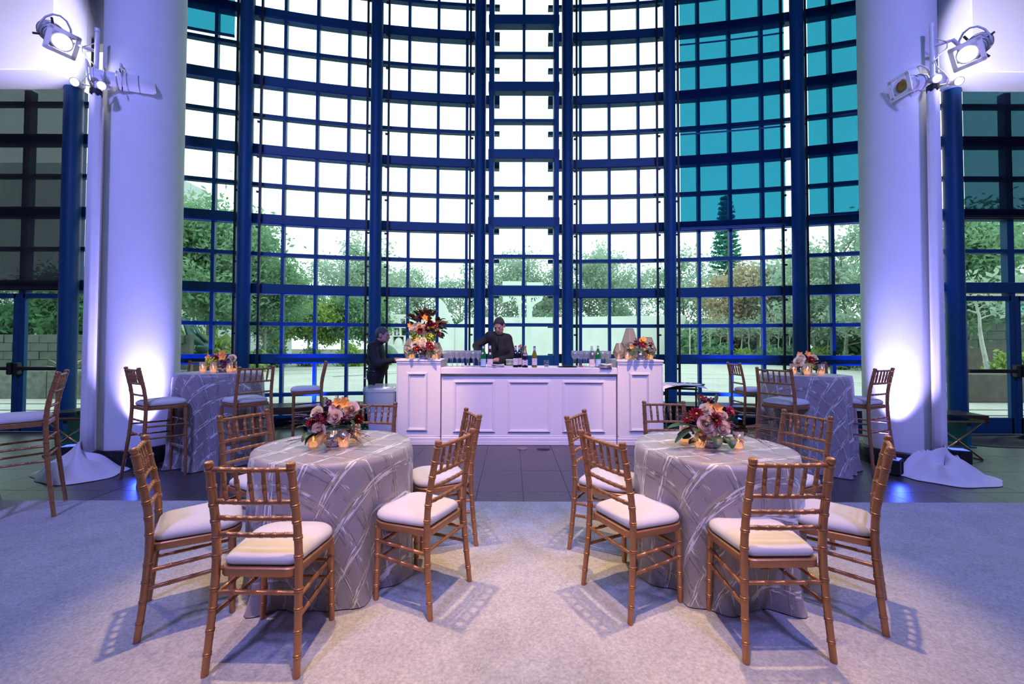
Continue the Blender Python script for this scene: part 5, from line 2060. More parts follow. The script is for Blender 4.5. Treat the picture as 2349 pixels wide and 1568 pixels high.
def tree_mesh(seed, h, r, th, m, nlimb=9, per=70, leaf=.22, sig=.42, bark=None, sub=4, tr=.16, lean=0.0, keep=1.0):
    """trunk with forking limbs, leaves gathered in clumps along the twigs; base at the origin"""
    g_ = random.Random(seed)
    mb = MB()
    path = []
    x = y = 0.0
    for i in range(9):
        z = h * .82 * i / 8
        path.append((x + lean * z, y, z))
        x += g_.uniform(-.03, .03) * h * .35
        y += g_.uniform(-.03, .03) * h * .35
    mb.tube(path, [tr * (1 - .8 * i / 8) for i in range(9)], 7)
    cl = [path[-1], path[-2]]

    def at(z):
        q = max(0, min(7.999, z / (h * .82) * 8))
        i = int(q)
        return Vector(path[i]).lerp(Vector(path[i + 1]), q - i)
    for k in range(nlimb):
        z0 = th + (h * .75 - th) * (k + g_.random()) / nlimb
        p = at(z0)
        az = k * 2.4 + g_.uniform(-.5, .5)
        f = 1 - .55 * abs((z0 - th) / max(.1, h * .75 - th) - .35)
        L_ = r * f * g_.uniform(.7, 1.05)
        d = Vector((math.cos(az), math.sin(az), g_.uniform(.35, .95))).normalized()
        pts = [p.copy()]
        for i in range(4):
            d = (d + Vector((g_.uniform(-.3, .3), g_.uniform(-.3, .3), g_.uniform(-.12, .2)))).normalized()
            p = p + d * L_ / 4
            pts.append(p.copy())
        mb.tube(pts, [tr * .42, tr * .34, tr * .25, tr * .15, tr * .06], 5, caps=False)
        cl += [pts[-1], pts[-2]]
        for s in range(sub):
            i = 1 + s % 4
            d2 = (d + Vector((g_.uniform(-1, 1), g_.uniform(-1, 1), g_.uniform(-.3, .8)))).normalized()
            q1 = pts[i] + d2 * L_ * .25
            q2 = q1 + (d2 + Vector((g_.uniform(-.4, .4), g_.uniform(-.4, .4), .2))).normalized() * L_ * .22
            mb.tube([pts[i], q1, q2], [tr * .16, tr * .10, tr * .04], 4, caps=False)
            cl += [q2, q1]
    cl = [c for c in cl if g_.random() < keep]
    return mb.mesh('trunk', bark or M_BARK, True), leaves_mesh('foliage', [tuple(c) for c in cl], (sig, sig, sig * .75), per, leaf, m, seed)


def tree(name, meshes, x, y, sc_, label, group, rz=0.0, cat='tree', z=-.08):
    t = thing(name, label, cat, (x, y, z), rz, group)
    a, b = meshes
    if a:
        link('trunk', a, t, scale=sc_)
    if b:
        link('foliage', b, t, scale=sc_, kind='stuff')
    return t


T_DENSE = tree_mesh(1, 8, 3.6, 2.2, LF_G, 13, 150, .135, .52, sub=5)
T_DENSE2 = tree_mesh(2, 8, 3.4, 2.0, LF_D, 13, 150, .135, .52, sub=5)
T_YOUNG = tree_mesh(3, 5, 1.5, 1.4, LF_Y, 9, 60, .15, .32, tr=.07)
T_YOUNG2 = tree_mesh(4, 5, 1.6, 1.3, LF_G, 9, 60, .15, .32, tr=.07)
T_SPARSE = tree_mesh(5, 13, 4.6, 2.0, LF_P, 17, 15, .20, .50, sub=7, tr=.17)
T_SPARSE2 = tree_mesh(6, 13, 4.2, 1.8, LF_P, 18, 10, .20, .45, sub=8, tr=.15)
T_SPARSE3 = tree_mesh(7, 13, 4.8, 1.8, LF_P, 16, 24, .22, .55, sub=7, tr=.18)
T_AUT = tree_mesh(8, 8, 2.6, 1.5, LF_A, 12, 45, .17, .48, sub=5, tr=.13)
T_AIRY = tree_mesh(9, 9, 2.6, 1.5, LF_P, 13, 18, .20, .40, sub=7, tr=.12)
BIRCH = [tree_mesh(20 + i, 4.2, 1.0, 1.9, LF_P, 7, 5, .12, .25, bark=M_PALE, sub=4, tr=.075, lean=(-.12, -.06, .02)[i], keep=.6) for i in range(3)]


def shrub_mesh(seed, m, r=1.0, n=26, per=60, leaf=.13):
    g_ = random.Random(seed)
    cl = []
    for i in range(n):
        a, e, q = g_.uniform(0, 6.28), g_.uniform(.05, 1.4), g_.uniform(.45, 1)
        cl.append((r * q * math.cos(a) * math.cos(e), r * q * math.sin(a) * math.cos(e), r * q * math.sin(e) * 1.15))
    mb = MB()
    for c in cl[:10]:
        mb.tube([(0, 0, 0), (c[0] * .4, c[1] * .4, c[2] * .6), c], [.03, .02, .008], 4, caps=False)
    return mb.mesh('stem', M_BARK, True), leaves_mesh('foliage', cl, (.17 * r,) * 3, per, leaf, m, seed)


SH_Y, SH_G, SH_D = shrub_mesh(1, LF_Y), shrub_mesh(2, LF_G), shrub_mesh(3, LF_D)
GT = 'trees beyond the plaza'
GS = 'shrubs beyond the plaza'
TREES = [
    ('leafy_tree', T_DENSE, -16.6, 23, 1.10, 'large leafy green tree filling the narrow bay beside the left column'),
    ('leafy_tree', T_DENSE2, -19.8, 28, 1.25, 'large dark green tree behind the leafy one at the left column'),
    ('leafy_tree', T_DENSE, -15.0, 25.5, .80, 'leafy tree at the left edge of the wide left bay, before the pale building'),
    ('young_tree', T_YOUNG, -16.9, 31, .95, 'young yellow green tree, leftmost of the thin row in the wide left bay'),
    ('young_tree', T_YOUNG2, -15.4, 32, 1.05, 'young green tree, second of the thin row in the wide left bay'),
    ('young_tree', T_YOUNG, -14.3, 31, 1.0, 'young yellow green tree with leaves to the ground in the wide left bay'),
    ('young_tree', T_YOUNG2, -12.8, 32, 1.12, 'young green tree, fourth of the thin row in the wide left bay'),
    ('young_tree', T_YOUNG2, -11.4, 33, 1.08, 'young green tree, last of the thin row beside the second pipe'),
    ('airy_tree', T_SPARSE, -19.0, 47, .98, 'tall airy tree rising above the thin row in the wide left bay'),
    ('airy_tree', T_SPARSE3, -15.2, 46, 1.02, 'tall fuller tree beside the second pipe from the left'),
    ('airy_tree', T_SPARSE2, -14.0, 55, .98, 'tall pale tree above the left end of the white wall'),
    ('airy_tree', T_SPARSE, -11.6, 57, .95, 'tall pale tree behind the flower arrangement on the bar'),
    ('airy_tree', T_SPARSE2, -7.2, 58, .92, 'tall bare-looking tree left of the middle bay'),
    ('airy_tree', T_SPARSE, -2.6, 60, 1.16, 'tall pale tree on the left of the middle bay'),
    ('airy_tree', T_SPARSE2, 1.2, 58, 1.22, 'tall forked pale tree in the middle of the middle bay'),
    ('airy_tree', T_SPARSE3, 5.2, 60, 1.05, 'tall pale tree on the right of the middle bay'),
    ('airy_tree', T_SPARSE3, 10.0, 56, 1.16, 'broad pale tree on the left of the bay right of the middle'),
    ('airy_tree', T_SPARSE, 14.0, 58, 1.10, 'broad pale tree in the middle of the bay right of the middle'),
    ('airy_tree', T_SPARSE2, 17.6, 60, 1.04, 'pale tree on the right of the bay right of the middle'),
    ('airy_tree', T_SPARSE3, 20.6, 50, .98, 'green tree between the fifth pipe and the tall conifer'),
    ('russet_tree', T_AUT, 20.4, 39, 1.10, 'russet leaved tree in front of the tall conifer'),
    ('russet_tree', T_AUT, 22.2, 38, 1.18, 'russet and gold tree right of the tall conifer'),
    ('airy_tree', T_AIRY, 23.4, 36, 1.18, 'thin leaved tree at the right edge of the shaded bay'),
    ('airy_tree', T_AIRY, 21.6, 30, 1.02, 'thin leaved tree in the narrow bay beside the right column, left one'),
    ('airy_tree', T_SPARSE3, 21.8, 27.5, .74, 'fuller tree in the narrow bay beside the right column, right one'),
    ('leafy_tree', T_DENSE, 20.2, 19.5, .92, 'leafy tree above the block wall behind the right glass doors'),
    ('leafy_tree', T_DENSE2, -18.2, 17.5, .55, 'dark leafy tree above the block wall behind the left glass doors'),
    ('leafy_tree', T_DENSE2, -23.4, 17.5, .55, 'dark leafy tree at the far left behind the left glass doors'),
]
for i, (nm, ms, x, y, s, lb) in enumerate(TREES):
    tree(nm, ms, x, y, s, lb, GT, i * 1.3)
# dark undergrowth of separate bushes behind the white wall and the pale trunks
SHR = []
for i in range(15):
    x = -13 + 2.45 * i
    SHR.append((SH_G if i % 3 else SH_D, x, 50 + (i % 3), 3.2 + .5 * math.sin(i * 2.1), 'tall bush showing over the white wall, number %s from the left' % ('one two three four five six seven eight nine ten eleven twelve thirteen fourteen fifteen'.split()[i])))
for i, (x, y, s) in enumerate(((18.6, 41, 2.8), (21.0, 42, 3.1), (23.6, 41, 3.0), (26.0, 40, 3.2), (25.6, 33, 2.7), (24.5, 29, 2.6), (27, 29, 3.0))):
    SHR.append((SH_D if i % 2 else SH_G, x, y, s, 'dark bush behind the pale trunks, %s from the left' % 'first second third fourth fifth sixth seventh'.split()[i]))
for i, (x, y, s) in enumerate(((16.3, 35, 1.05), (17.6, 34.6, 1.15), (18.9, 34, 1.0), (19.9, 33, 1.2), (20.7, 31.5, 1.05), (21.4, 29.5, 1.1), (19.6, 27.5, .8), (20.6, 26, .75))):
    SHR.append((SH_Y if i % 3 == 2 else SH_G, x, y, s, 'low green shrub at the foot of the pale trunks, %s from the left' % 'first second third fourth fifth sixth seventh eighth'.split()[i]))
for i, (x, y, s) in enumerate(((-16.4, 21, 1.6), (-14.6, 21.5, 1.5), (-15.6, 27, 1.1), (-13.6, 28.5, 1.0), (-11.2, 29, 1.2), (-9.6, 30.5, 1.1))):
    SHR.append((SH_Y if i in (0, 1, 4) else SH_G, x, y, s, 'leafy shrub along the left edge of the plaza, %s from the left' % 'first second third fourth fifth sixth'.split()[i]))
for i, (x, y, s) in enumerate(((15.2, 12.8, .55), (16.6, 13.2, .6), (17.6, 12.9, .5), (-13.8, 15.6, .9), (-16.3, 15.8, 1.1), (-19, 15.8, 1.2))):
    SHR.append((SH_Y if i < 3 else SH_D, x, y, s, ('bright shrub in the planter behind the right glass doors, %s' if i < 3 else 'dark shrub on top of the block wall at the left, %s') % ('leftmost', 'middle one', 'rightmost', 'rightmost', 'middle one', 'leftmost')[i]))
for i, (ms, x, y, s, lb) in enumerate(SHR):
    t = thing('shrub', lb, 'shrub', (x, y, -.08 if y > 16.5 else (.55 if x > 0 else 1.35)), i * 1.7, GS)
    link('stem', ms[0], t, scale=s)
    link('foliage', ms[1], t, scale=s, kind='stuff')
WORDS = 'first second third fourth fifth sixth seventh eighth ninth tenth eleventh twelfth thirteenth fourteenth'.split()
bx = [(16.6, 36.5), (17.1, 36), (17.9, 36.2), (18.5, 35.6), (18.9, 36.1), (19.2, 35.2), (19.8, 35), (20.2, 34.2), (20.9, 34.2), (21.0, 33.2), (21.3, 32.4), (21.6, 31.7), (22.4, 30), (23.2, 29.2)]
for i, (x, y) in enumerate(bx):
    tree('pale_trunk_tree', BIRCH[i % 3], x, y, .92 + .06 * (i % 4), 'thin leaning tree with pale bare trunk at the right, %s from the left' % WORDS[i], 'pale trunk trees', i * .2)
for i, (x, y) in enumerate(((14.6, 12.9), (15.7, 13.3), (16.2, 12.7))):
    tree('pale_trunk_tree', BIRCH[i], x, y, .95, 'pale bare tree behind the right glass doors, %s from the left' % WORDS[i], 'pale trunk trees', i * 2.0, z=.3)

# the tall conifer, with whorls of upswept branches
t = thing('conifer', 'tall blue green conifer with tiered upswept branches seen under the teal shade', 'tree', (26.6, 52, -.08), 0, GT)
MB().tube([(0, 0, 0), (0, 0, 10), (0, 0, 20.3)], [.32, .2, .03], 8).build('trunk', M_BARK, t, True)
g_ = np.random.default_rng(5)
cl = []
for k in range(30):
    z = 2.0 + k * .62
    L_ = 3.0 * (1 - (z / 21.5) ** 1.3) + .2
    for b in range(7):
        a = 2 * PI * b / 7 + k * .5
        for q in np.linspace(.12, 1, 12):
            cl.append((L_ * q * math.cos(a), L_ * q * math.sin(a), z - .25 * q + .55 * q * q * L_ / 2.4))
link('foliage', leaves_mesh('foliage', cl, (.10, .10, .07), 9, .17, LF_T, 6), t, kind='stuff')

# pale stone building at the left, stepped blocks
for i, (y0, y1, x, h, lb) in enumerate(((40, 47.4, -34.7, 18.9, 'tallest near block of the pale stone building at the left'), (47.4, 54, -34.7, 17.0, 'second block of the pale stone building at the left'),
                                        (54, 59.8, -34.6, 18.2, 'narrow high block of the pale stone building at the left'), (59.8, 66, -34.6, 14.1, 'lowest far block of the pale stone building at the left'))):
    t = thing('building', lb, 'building', (x - 8, (y0 + y1) / 2, -.1), 0, 'blocks of the pale stone building')
    MB().box((0, 0, h / 2), (15.9, y1 - y0, h)).build('core', M_BLDG, t)
    nj = int(h / 1.8)
    ni = max(2, int((y1 - y0) / 2.4))
    me_ = MB().rbox((0, 0, 0), (.12, (y1 - y0) / ni - .05, h / nj - .05), .02).mesh('panel', M_BLDG)
    for a in range(ni):
        for b in range(nj):
            link('panel', me_, t, (8.0, -(y1 - y0) / 2 + (a + .5) * (y1 - y0) / ni, (b + .5) * h / nj))

# long white wall across the back of the plaza
def wall_piece(label, outer, holes, y, x0):
    t = tag(link('garden_wall', curve_mesh('garden_wall', outer, holes, .45, M_WALLW), None, (x0, y, -.08)), label, 'wall', 'white plaza walls')
    return t


Yw = 44.0
def box_hole(x0, x1, z0, z1):
    return [(x0, z0), (x1, z0), (x1, z1), (x0, z1)]
holes = [box_hole(-11.63, -11.13, 3.63, 4.23)] + [box_hole(x, x + 0.62, 2.49, 3.27) for x in (-13.14, -12.36, -11.59, -10.81, -10.04)]
arch = [(-12.41, 1.53), (-11.29, 1.53), (-11.29, 2.36), (-12.41, 2.36)]
wall_piece('white wall with square openings beyond the left end of the bar', [(-13.62, 0), (-7.78, 0), (-7.78, 4.64), (-13.62, 4.71)], holes + [arch], Yw, 0)
fin = [(-7.78, 6.37), (-7.51, 6.32), (-7.05, 5.82), (-6.64, 4.91), (-6.32, 4.18), (-6.00, 3.59), (-6.00, 0), (-7.78, 0)]
wall_piece('white curved fin standing between the two lengths of white wall', fin, [], Yw, 0)
c = [(-5.98, 0), (18.16, 0), (18.16, 4.68), (5.73, 4.45), (-3.40, 4.41)]
c += [(-5.98 + 2.37 * (1 - q), 4.41 - 0.87 * (q ** 1.8)) for q in np.linspace(.1, 1, 8)]
wall_piece('long white wall running behind the bartender and the right lanterns', c, [], Yw + .1, 0)

def hand_sculpture(x, label, rz):
    t = thing('hand_sculpture', label, 'sculpture', (x, Yw, 2.43), rz, 'sculpted hands in the wall openings')
    mb = MB()
    mb.rbox((0, 0, .16), (.28, .08, .30), .03)
    for k, (dx, L_) in enumerate(((-.11, .26), (-.035, .32), (.04, .30), (.11, .22))):
        mb.tube([(dx, 0, .30), (dx * 1.3, -.02, .30 + L_ * .6), (dx * 1.35, -.04, .30 + L_)], [.035, .032, .022], 7)
    mb.tube([(.13, 0, .14), (.24, -.02, .26), (.27, -.04, .36)], [.04, .035, .024], 7)
    mb.build('hand', M_WALLW, t, True)


hand_sculpture(-12.83, 'pale sculpted hand in the left square wall opening', .4)
hand_sculpture(-12.05, 'pale sculpted hand in the second square wall opening', -.2)
t = thing('dome_sculpture', 'pale dome in the low wide opening of the white wall', 'sculpture', (-11.85, Yw, 1.53 - .06))
MB().ball((0, 0, 0), (.5, .3, .72), 18, 12).build('dome', M_WALLW, t, True)
MB().ball((0, 0, .74), (.06, .06, .06), 8, 6).build('knob', M_WALLW, t, True)
t = thing('dome_sculpture', 'grey half dome on the plaza right of the man at the left', 'sculpture', (-10.84, 36, -.08))
MB().ball((0, 0, 0), (1.25, 1.0, 1.55), 26, 14).build('dome', mat('grey_green_stone', (.20, .23, .21), .8, 0, .2, 3), t, True)

# white tree-shaped plates with cut-outs
M_PLATE = mat('white_painted_plate', (0.66, 0.72, 0.66), .7, 0, .06, 1.5)


Yp = 38.0
left = [(-1.91, 7.29), (-1.91, 5.94), (-1.86, 5.32), (-1.82, 4.89), (-1.70, 4.59), (-1.40, 4.40), (-1.06, 4.19), (-0.86, 3.93), (-0.82, 3.44), (-0.86, 2.76), (-0.95, 1.90), (-1.00, 0.19), (-1.00, -1.09), (-0.19, -1.09), (-0.19, 7.29)]
lh = [p for p in ([(-1.33, 5.92), (-1.18, 5.92), (-1.14, 5.81), (-1.27, 5.73)], [(-1.06, 5.90), (-0.93, 5.88), (-0.94, 5.73), (-1.06, 5.55), (-1.14, 5.68)], [(-0.82, 5.85), (-0.67, 5.79), (-0.76, 5.49), (-0.82, 5.58)], [(-1.06, 5.55), (-0.93, 5.73), (-0.91, 5.45), (-0.97, 5.44)], [(-0.63, 5.75), (-0.56, 5.68), (-0.69, 5.43), (-0.76, 5.48)], [(-0.53, 5.41), (-0.52, 5.17), (-0.65, 5.14), (-0.74, 5.23)],
                      [(-0.64, 2.97), (-0.32, 2.98), (-0.33, 2.83)], [(-0.70, 2.79), (-0.33, 2.68), (-0.69, 2.61)], [(-0.67, 2.49), (-0.34, 2.50), (-0.30, 2.31), (-0.41, 2.35)], [(-0.73, 2.37), (-0.37, 2.12), (-0.74, 2.11)], [(-0.66, 3.71), (-0.46, 3.70), (-0.47, 3.64), (-0.65, 3.64)])]
t = thing('plate_tree_sculpture', 'white cut-out plate shaped like a tree, left one behind the bar', 'sculpture', (1.04, Yp, -.08))
link('plate', curve_mesh('plate', left, lh, .10, M_PLATE), t)
right = [(0.29, 7.29), (0.29, -1.09), (0.76, -1.09), (0.77, 2.33), (0.82, 4.04), (0.80, 4.68), (0.85, 4.96), (1.08, 5.26), (1.42, 5.45), (1.64, 5.58), (1.76, 5.79), (1.82, 5.96), (1.82, 7.29)]
rh = [p for p in ([(0.72, 5.85), (0.87, 5.87), (0.85, 5.64), (0.78, 5.46), (0.69, 5.51)], [(0.95, 5.90), (1.04, 5.88), (1.13, 5.60), (1.06, 5.52), (1.00, 5.60)], [(1.08, 5.92), (1.17, 5.90), (1.30, 5.73), (1.25, 5.70)], [(1.34, 5.92), (1.47, 5.90), (1.44, 5.79)])]
t = thing('plate_tree_sculpture', 'white cut-out plate shaped like a tree, right one behind the bar', 'sculpture', (1.04, Yp + .6, -.08))
link('plate', curve_mesh('plate', right, rh, .10, M_PLATE), t)
mb = MB()
g2 = random.Random(5)
for i in range(22):
    for j in range(26):
        a, b = 360 + i * 15 + (j % 2) * 7, 340 + j * 15
        if a > 690 or (a < 545 and b > 340 + (a - 330) * 1.15) or g2.random() < .35 or b > 730:
            continue
        x, z = -3.192 + 0.00427 * a, 6.602 - 0.00427 * b
        mb.box((x, -.051, z), (.028, .006, .020), M=Matrix.Translation((x, -.052, z)) @ Matrix.Rotation(.78, 4, 'Y'))
o = mb.build('perforation', mat('perforation_shadow', (.12, .22, .2), .9, 0, .1), [o for o in bpy.data.objects if o.name == 'plate_tree_sculpture'][0], kind='stuff')

# dark bronze bending figure at the left
t = thing('bronze_sculpture', 'dark green bronze sculpture of arching limbs outside beside the left column', 'sculpture', (-13.4, 18, -.08))
mb = MB()
mb.tube([(-0.72, 0, 2.65), (-0.53, 0, 2.31), (-0.35, 0, 1.90), (-0.09, 0, 1.68), (0.14, 0, 1.49), (0.32, 0, 1.30)], [.10, .12, .18, .20, .17, .10], 12)
mb.tube([(-0.24, 0, 2.37), (-0.05, 0, 2.01), (0.25, 0, 1.71), (0.38, 0, 1.60)], [.05, .08, .09, .05], 10)
mb.tube([(0.32, 0, 1.53), (0.25, 0, 1.23), (-0.01, 0, 1.14), (-0.50, 0, 1.19), (-0.83, 0, 1.34)], [.09, .13, .12, .08, .07], 10)
mb.ball((0.10, 0, 1.34), (.26, .2, .22), 12, 8)
mb.build('figure', mat('green_bronze', (.03, .075, .07), .35, .5, .3, 4), t, True)
MB().rbox((0, 0, .42), (2.2, 1.2, .85), .04).build('base', M_BROWN, t)

# block walls, planters and copings
def block_wall(label, x0, x1, y, z0, z1, bw, bh, m, cap=None):
    t = thing('retaining_wall', label, 'wall', ((x0 + x1) / 2, y, 0))
    L_ = x1 - x0
    MB().box((0, .12, (z0 + z1) / 2), (L_, .16, z1 - z0)).build('core', m, t)
    me_ = MB().rbox((0, 0, 0), (bw - .012, .12, bh - .012), .012).mesh('block', m)
    nr, nc = int(round((z1 - z0) / bh)), int(L_ / bw)
    for r in range(nr):
        for c_ in range(nc):
            xx = -L_ / 2 + (c_ + .5 + .5 * (r % 2)) * bw
            if xx + bw / 2 > L_ / 2 + .01:
                continue
            link('block', me_, t, (xx, random.uniform(-.012, .012), z0 + (r + .5) * bh))
    if cap:
        MB().rbox((0, .02, z1 + cap[0] / 2), (L_, .34, cap[0]), .02).build('coping', cap[1], t)
    return t


block_wall('grey block retaining wall behind the left glass doors', -21, -11.2, 14.6, 0, 1.74, .62, .29, M_BLOCK)
block_wall('grey block wall under the teal band behind the right glass doors', 19.5, 31, 21.5, 0, 3.1, .95, .44, M_BLOCK)
t = thing('teal_canopy', 'teal banded canopy above the block wall at the far right', 'canopy', (26, 21.2, 0))
for k in range(3):
    MB().rbox((0, -.08 * k, 3.2 + .2 * k), (13, .5, .17), .02).build('band', M_TEALC, t)
for lb, x0, x1, y, h, m in (('speckled low concrete planter behind the left glass doors', -21, -9.0, 11.3, .74, mat('shaded_speckled_concrete', (.13, .14, .12), .9, 0, .35, 7)),  # tree shade put into this darker concrete colour
                            ('low brown stone planter behind the right glass doors', 11.8, 24, 11.0, .73, M_BROWN)):
    t = thing('planter_wall', lb, 'planter', ((x0 + x1) / 2, y, 0))
    n = 7
    for i in range(n):
        w_ = (x1 - x0) / n
        MB().rbox((x0 + (i + .5) * w_ - (x0 + x1) / 2, .2, h / 2 - .04), (w_ - .012, .5, h), .012).build('panel', m, t)
    MB().box((0, 1.4, h - .25), (x1 - x0, 2.0, .1)).build('soil', M_SOIL, t)
t = thing('planter_wall', 'curved brown stone wall along the plaza seen beside the right column', 'planter', (20.2, 21, 0), math.atan2(10.5, 3.0))
for i in range(8):
    MB().rbox((-5.4 + 1.36 * i, 0, .66), (1.345, .5, 1.4), .015).build('panel', M_BROWN, t)
# turquoise blob
t = thing('turquoise_sculpture', 'wavy turquoise block on the brown wall beside the right column', 'sculpture', (19.3, 18.9, 0), math.atan2(10.5, 3.0))
prof = [(-.75, 1.45), (.75, 1.45), (.72, 1.30), (.30, 1.15), (.36, .85), (.52, .6), (.36, .35), (.46, 0), (-.42, 0), (-.36, .4), (-.5, .7), (-.34, 1.0), (-.42, 1.2), (-.72, 1.32)]
link('block', curve_mesh('block', prof, [], .45, mat('turquoise_tile', (.05, .52, .60), .4, 0, .1)), t, (0, .35, 0))
# agave in front of the block wall
t = thing('agave', 'bright green agave in front of the grey block wall at the left', 'plant', (-13.35, 12.6, .50))
M_AG = mat('agave_green', (.16, .36, .10), .5, 0, .2, 5)
for k in range(22):
    a = k * 2.4
    e = .25 + 1.15 * (k / 22)
    leaf(t, (0, 0, .12), a, e, .62 - .008 * k, .055, .5 - .02 * k, m=M_AG)
MB().tube([(-.3, 0, -.1), (-.12, 0, .0), (0, 0, .14)], [.07, .08, .06], 8).build('stem', M_BARK, t, True)
# lamp post with a white camera dome
t = thing('camera_post', 'thin pale post with a white camera head at the right end of the white wall', 'post', (14.6, 34.5, -.08))
MB().lathe([(.07, 0), (.07, .1), (.045, .12), (.045, 5.0)], 10).build('pole', M_PALE, t, 40)
MB().rbox((.08, 0, 5.05), (.30, .18, .16), .03).build('camera_head', M_CLOTHW, t)
MB().ball((.16, 0, 4.94), (.10, .10, .10), 10, 7).build('dome', M_CLOTHW, t, True)

# ================================================================== PEOPLE
M_SKIN = mat('skin', (0.50, 0.27, 0.19), .5, 0, .06, 30)
M_SKIN2 = mat('skin_ruddy', (0.52, 0.26, 0.21), .5, 0, .08, 30)
M_SHIRT = mat('black_shirt', (0.012, 0.012, 0.014), .75, 0, .25, 14, .25, 24)
M_TROU = mat('black_trousers', (0.008, 0.008, 0.010), .8, 0, .25, 14)
M_HAIRD = mat('dark_greying_hair', (0.035, 0.028, 0.030), .5, 0, .6, 90, .9, 130, stretch=(1, 1, .2))
M_HAIRG = mat('grey_black_hair', (0.07, 0.07, 0.08), .5, 0, .75, 90, .9, 130, stretch=(1, 1, .2))
M_EYE = mat('eye_shadowed', (.10, .055, .045), .3, 0, .02)
M_LIP = mat('lips', (0.36, 0.14, 0.12), .5, 0, .05)
M_SHOE = mat('black_shoe', (.01, .01, .01), .3, 0, .1)


def smin(a, b, k):
    h = np.clip(.5 + .5 * (b - a) / k, 0, 1)
    return b + (a - b) * h - k * h * (1 - h)


class Body:
    """one continuous figure grown from tapered limbs and ellipsoids, each with a material index"""
    def __init__(s, lo, hi, h):
        s.h = h
        s.lo = np.array(lo, float)
        n = np.ceil((np.array(hi) - s.lo) / h).astype(int) + 1
        s.n = n
        s.D = np.full(n, 9.0, np.float32)
        s.Mt = np.zeros(n, np.int8)
        s.ax = [s.lo[i] + h * np.arange(n[i]) for i in range(3)]

    def _sub(s, lo, hi):
        sl = []
        for i in range(3):
            a = max(0, int(math.floor((lo[i] - s.lo[i]) / s.h)))
            b = min(s.n[i], int(math.ceil((hi[i] - s.lo[i]) / s.h)) + 1)
            sl.append(slice(a, max(a, b)))
        g = np.meshgrid(*[s.ax[i][sl[i]] for i in range(3)], indexing='ij')
        return tuple(sl), g

    def _put(s, sl, d, m, k, cut=False):
        cur = s.D[sl]
        if cut:
            s.D[sl] = np.maximum(cur, -d)
            return
        t = d < cur
        s.Mt[sl] = np.where(t, m, s.Mt[sl])
        s.D[sl] = smin(cur, d.astype(np.float32), k)

    def limb(s, pts, rad, m, k=.03, flat=None):
        for (a, b, r1, r2) in zip(pts[:-1], pts[1:], rad[:-1], rad[1:]):
            a, b = np.array(a, float), np.array(b, float)
            R = max(r1, r2) + k + 3 * s.h
            sl, g = s._sub(np.minimum(a, b) - R, np.maximum(a, b) + R)
            ab = b - a
            L2 = max(1e-9, ab @ ab)
            p = [g[i] - a[i] for i in range(3)]
            t = np.clip((p[0] * ab[0] + p[1] * ab[1] + p[2] * ab[2]) / L2, 0, 1)
            d = np.sqrt(sum((p[i] - t * ab[i]) ** 2 for i in range(3))) - (r1 + (r2 - r1) * t)
            s._put(sl, d, m, k)

    def ell(s, c, r, m, k=.03, R=None, cut=False):
        c = np.array(c, float)
        rm = max(r) + k + 3 * s.h
        sl, g = s._sub(c - rm, c + rm)
        p = np.stack([g[i] - c[i] for i in range(3)], -1)
        if R is not None:
            p = p @ np.array(R)          # into the local frame
        q = p / np.array(r)
        k0 = np.linalg.norm(q, axis=-1)
        k1 = np.linalg.norm(q / np.array(r), axis=-1)
        d = k0 * (k0 - 1) / np.maximum(k1, 1e-6)
        s._put(sl, d, m, k, cut)

    def mesh(s, name, mats):
        D = s.D
        S = D < 0
        nx, ny, nz = D.shape
        c = np.zeros((nx - 1, ny - 1, nz - 1), np.int8)
        for i in (0, 1):
            for j in (0, 1):
                for k in (0, 1):
                    c += S[i:nx - 1 + i, j:ny - 1 + j, k:nz - 1 + k]
        act = (c > 0) & (c < 8)
        ids = np.full(act.shape, -1, np.int64)
        ii = np.argwhere(act)
        ids[act] = np.arange(len(ii))
        acc = np.zeros((len(ii), 3))
        cnt = np.zeros(len(ii))
        cor = [(i, j, k) for i in (0, 1) for j in (0, 1) for k in (0, 1)]
        for a in cor:
            for ax in range(3):
                if a[ax]:
                    continue
                b = list(a)
                b[ax] = 1
                A = D[ii[:, 0] + a[0], ii[:, 1] + a[1], ii[:, 2] + a[2]]
                B = D[ii[:, 0] + b[0], ii[:, 1] + b[1], ii[:, 2] + b[2]]
                x = (A < 0) != (B < 0)
                t = np.where(x, A / np.where(np.abs(A - B) < 1e-9, 1, A - B), 0)
                P = np.array(a, float)[None, :] + t[:, None] * (np.array(b) - np.array(a))[None, :]
                acc += np.where(x[:, None], P, 0)
                cnt += x
        V = s.lo + (ii + acc / np.maximum(cnt, 1)[:, None]) * s.h
        F = []
        for ax in range(3):
            o1, o2 = (ax + 1) % 3, (ax + 2) % 3
            sl = [slice(1, None)] * 3
            a = [slice(1, -1)] * 3
            a[ax] = slice(0, -1)
            b = [slice(1, -1)] * 3
            b[ax] = slice(1, None)
            A, B = S[tuple(a)], S[tuple(b)]
            e = np.argwhere(A != B)
            base = e.copy()
            base[:, o1] += 1
            base[:, o2] += 1
            if len(e) == 0:
                continue
            sgn = A[tuple(e.T)]
            def cell(d1, d2):
                q = base.copy()
                q[:, o1] -= d1
                q[:, o2] -= d2
                return ids[tuple(q.T)]
            q = np.stack([cell(1, 1), cell(0, 1), cell(0, 0), cell(1, 0)], 1)
            q[~sgn] = q[~sgn][:, ::-1]
            F.append(q)
        F = np.concatenate(F)
        F = F[(F >= 0).all(1)]
        me = put_mesh(name, V, F, mats[0])
        for m in mats[1:]:
            me.materials.append(m)
        ctr = V[F].mean(1)
        gi = np.clip(np.round((ctr - s.lo) / s.h).astype(int), 0, s.n - 1)
        me.polygons.foreach_set('material_index', s.Mt[gi[:, 0], gi[:, 1], gi[:, 2]].astype(np.int32))
        me.shade_smooth()
        me.update()
        return me


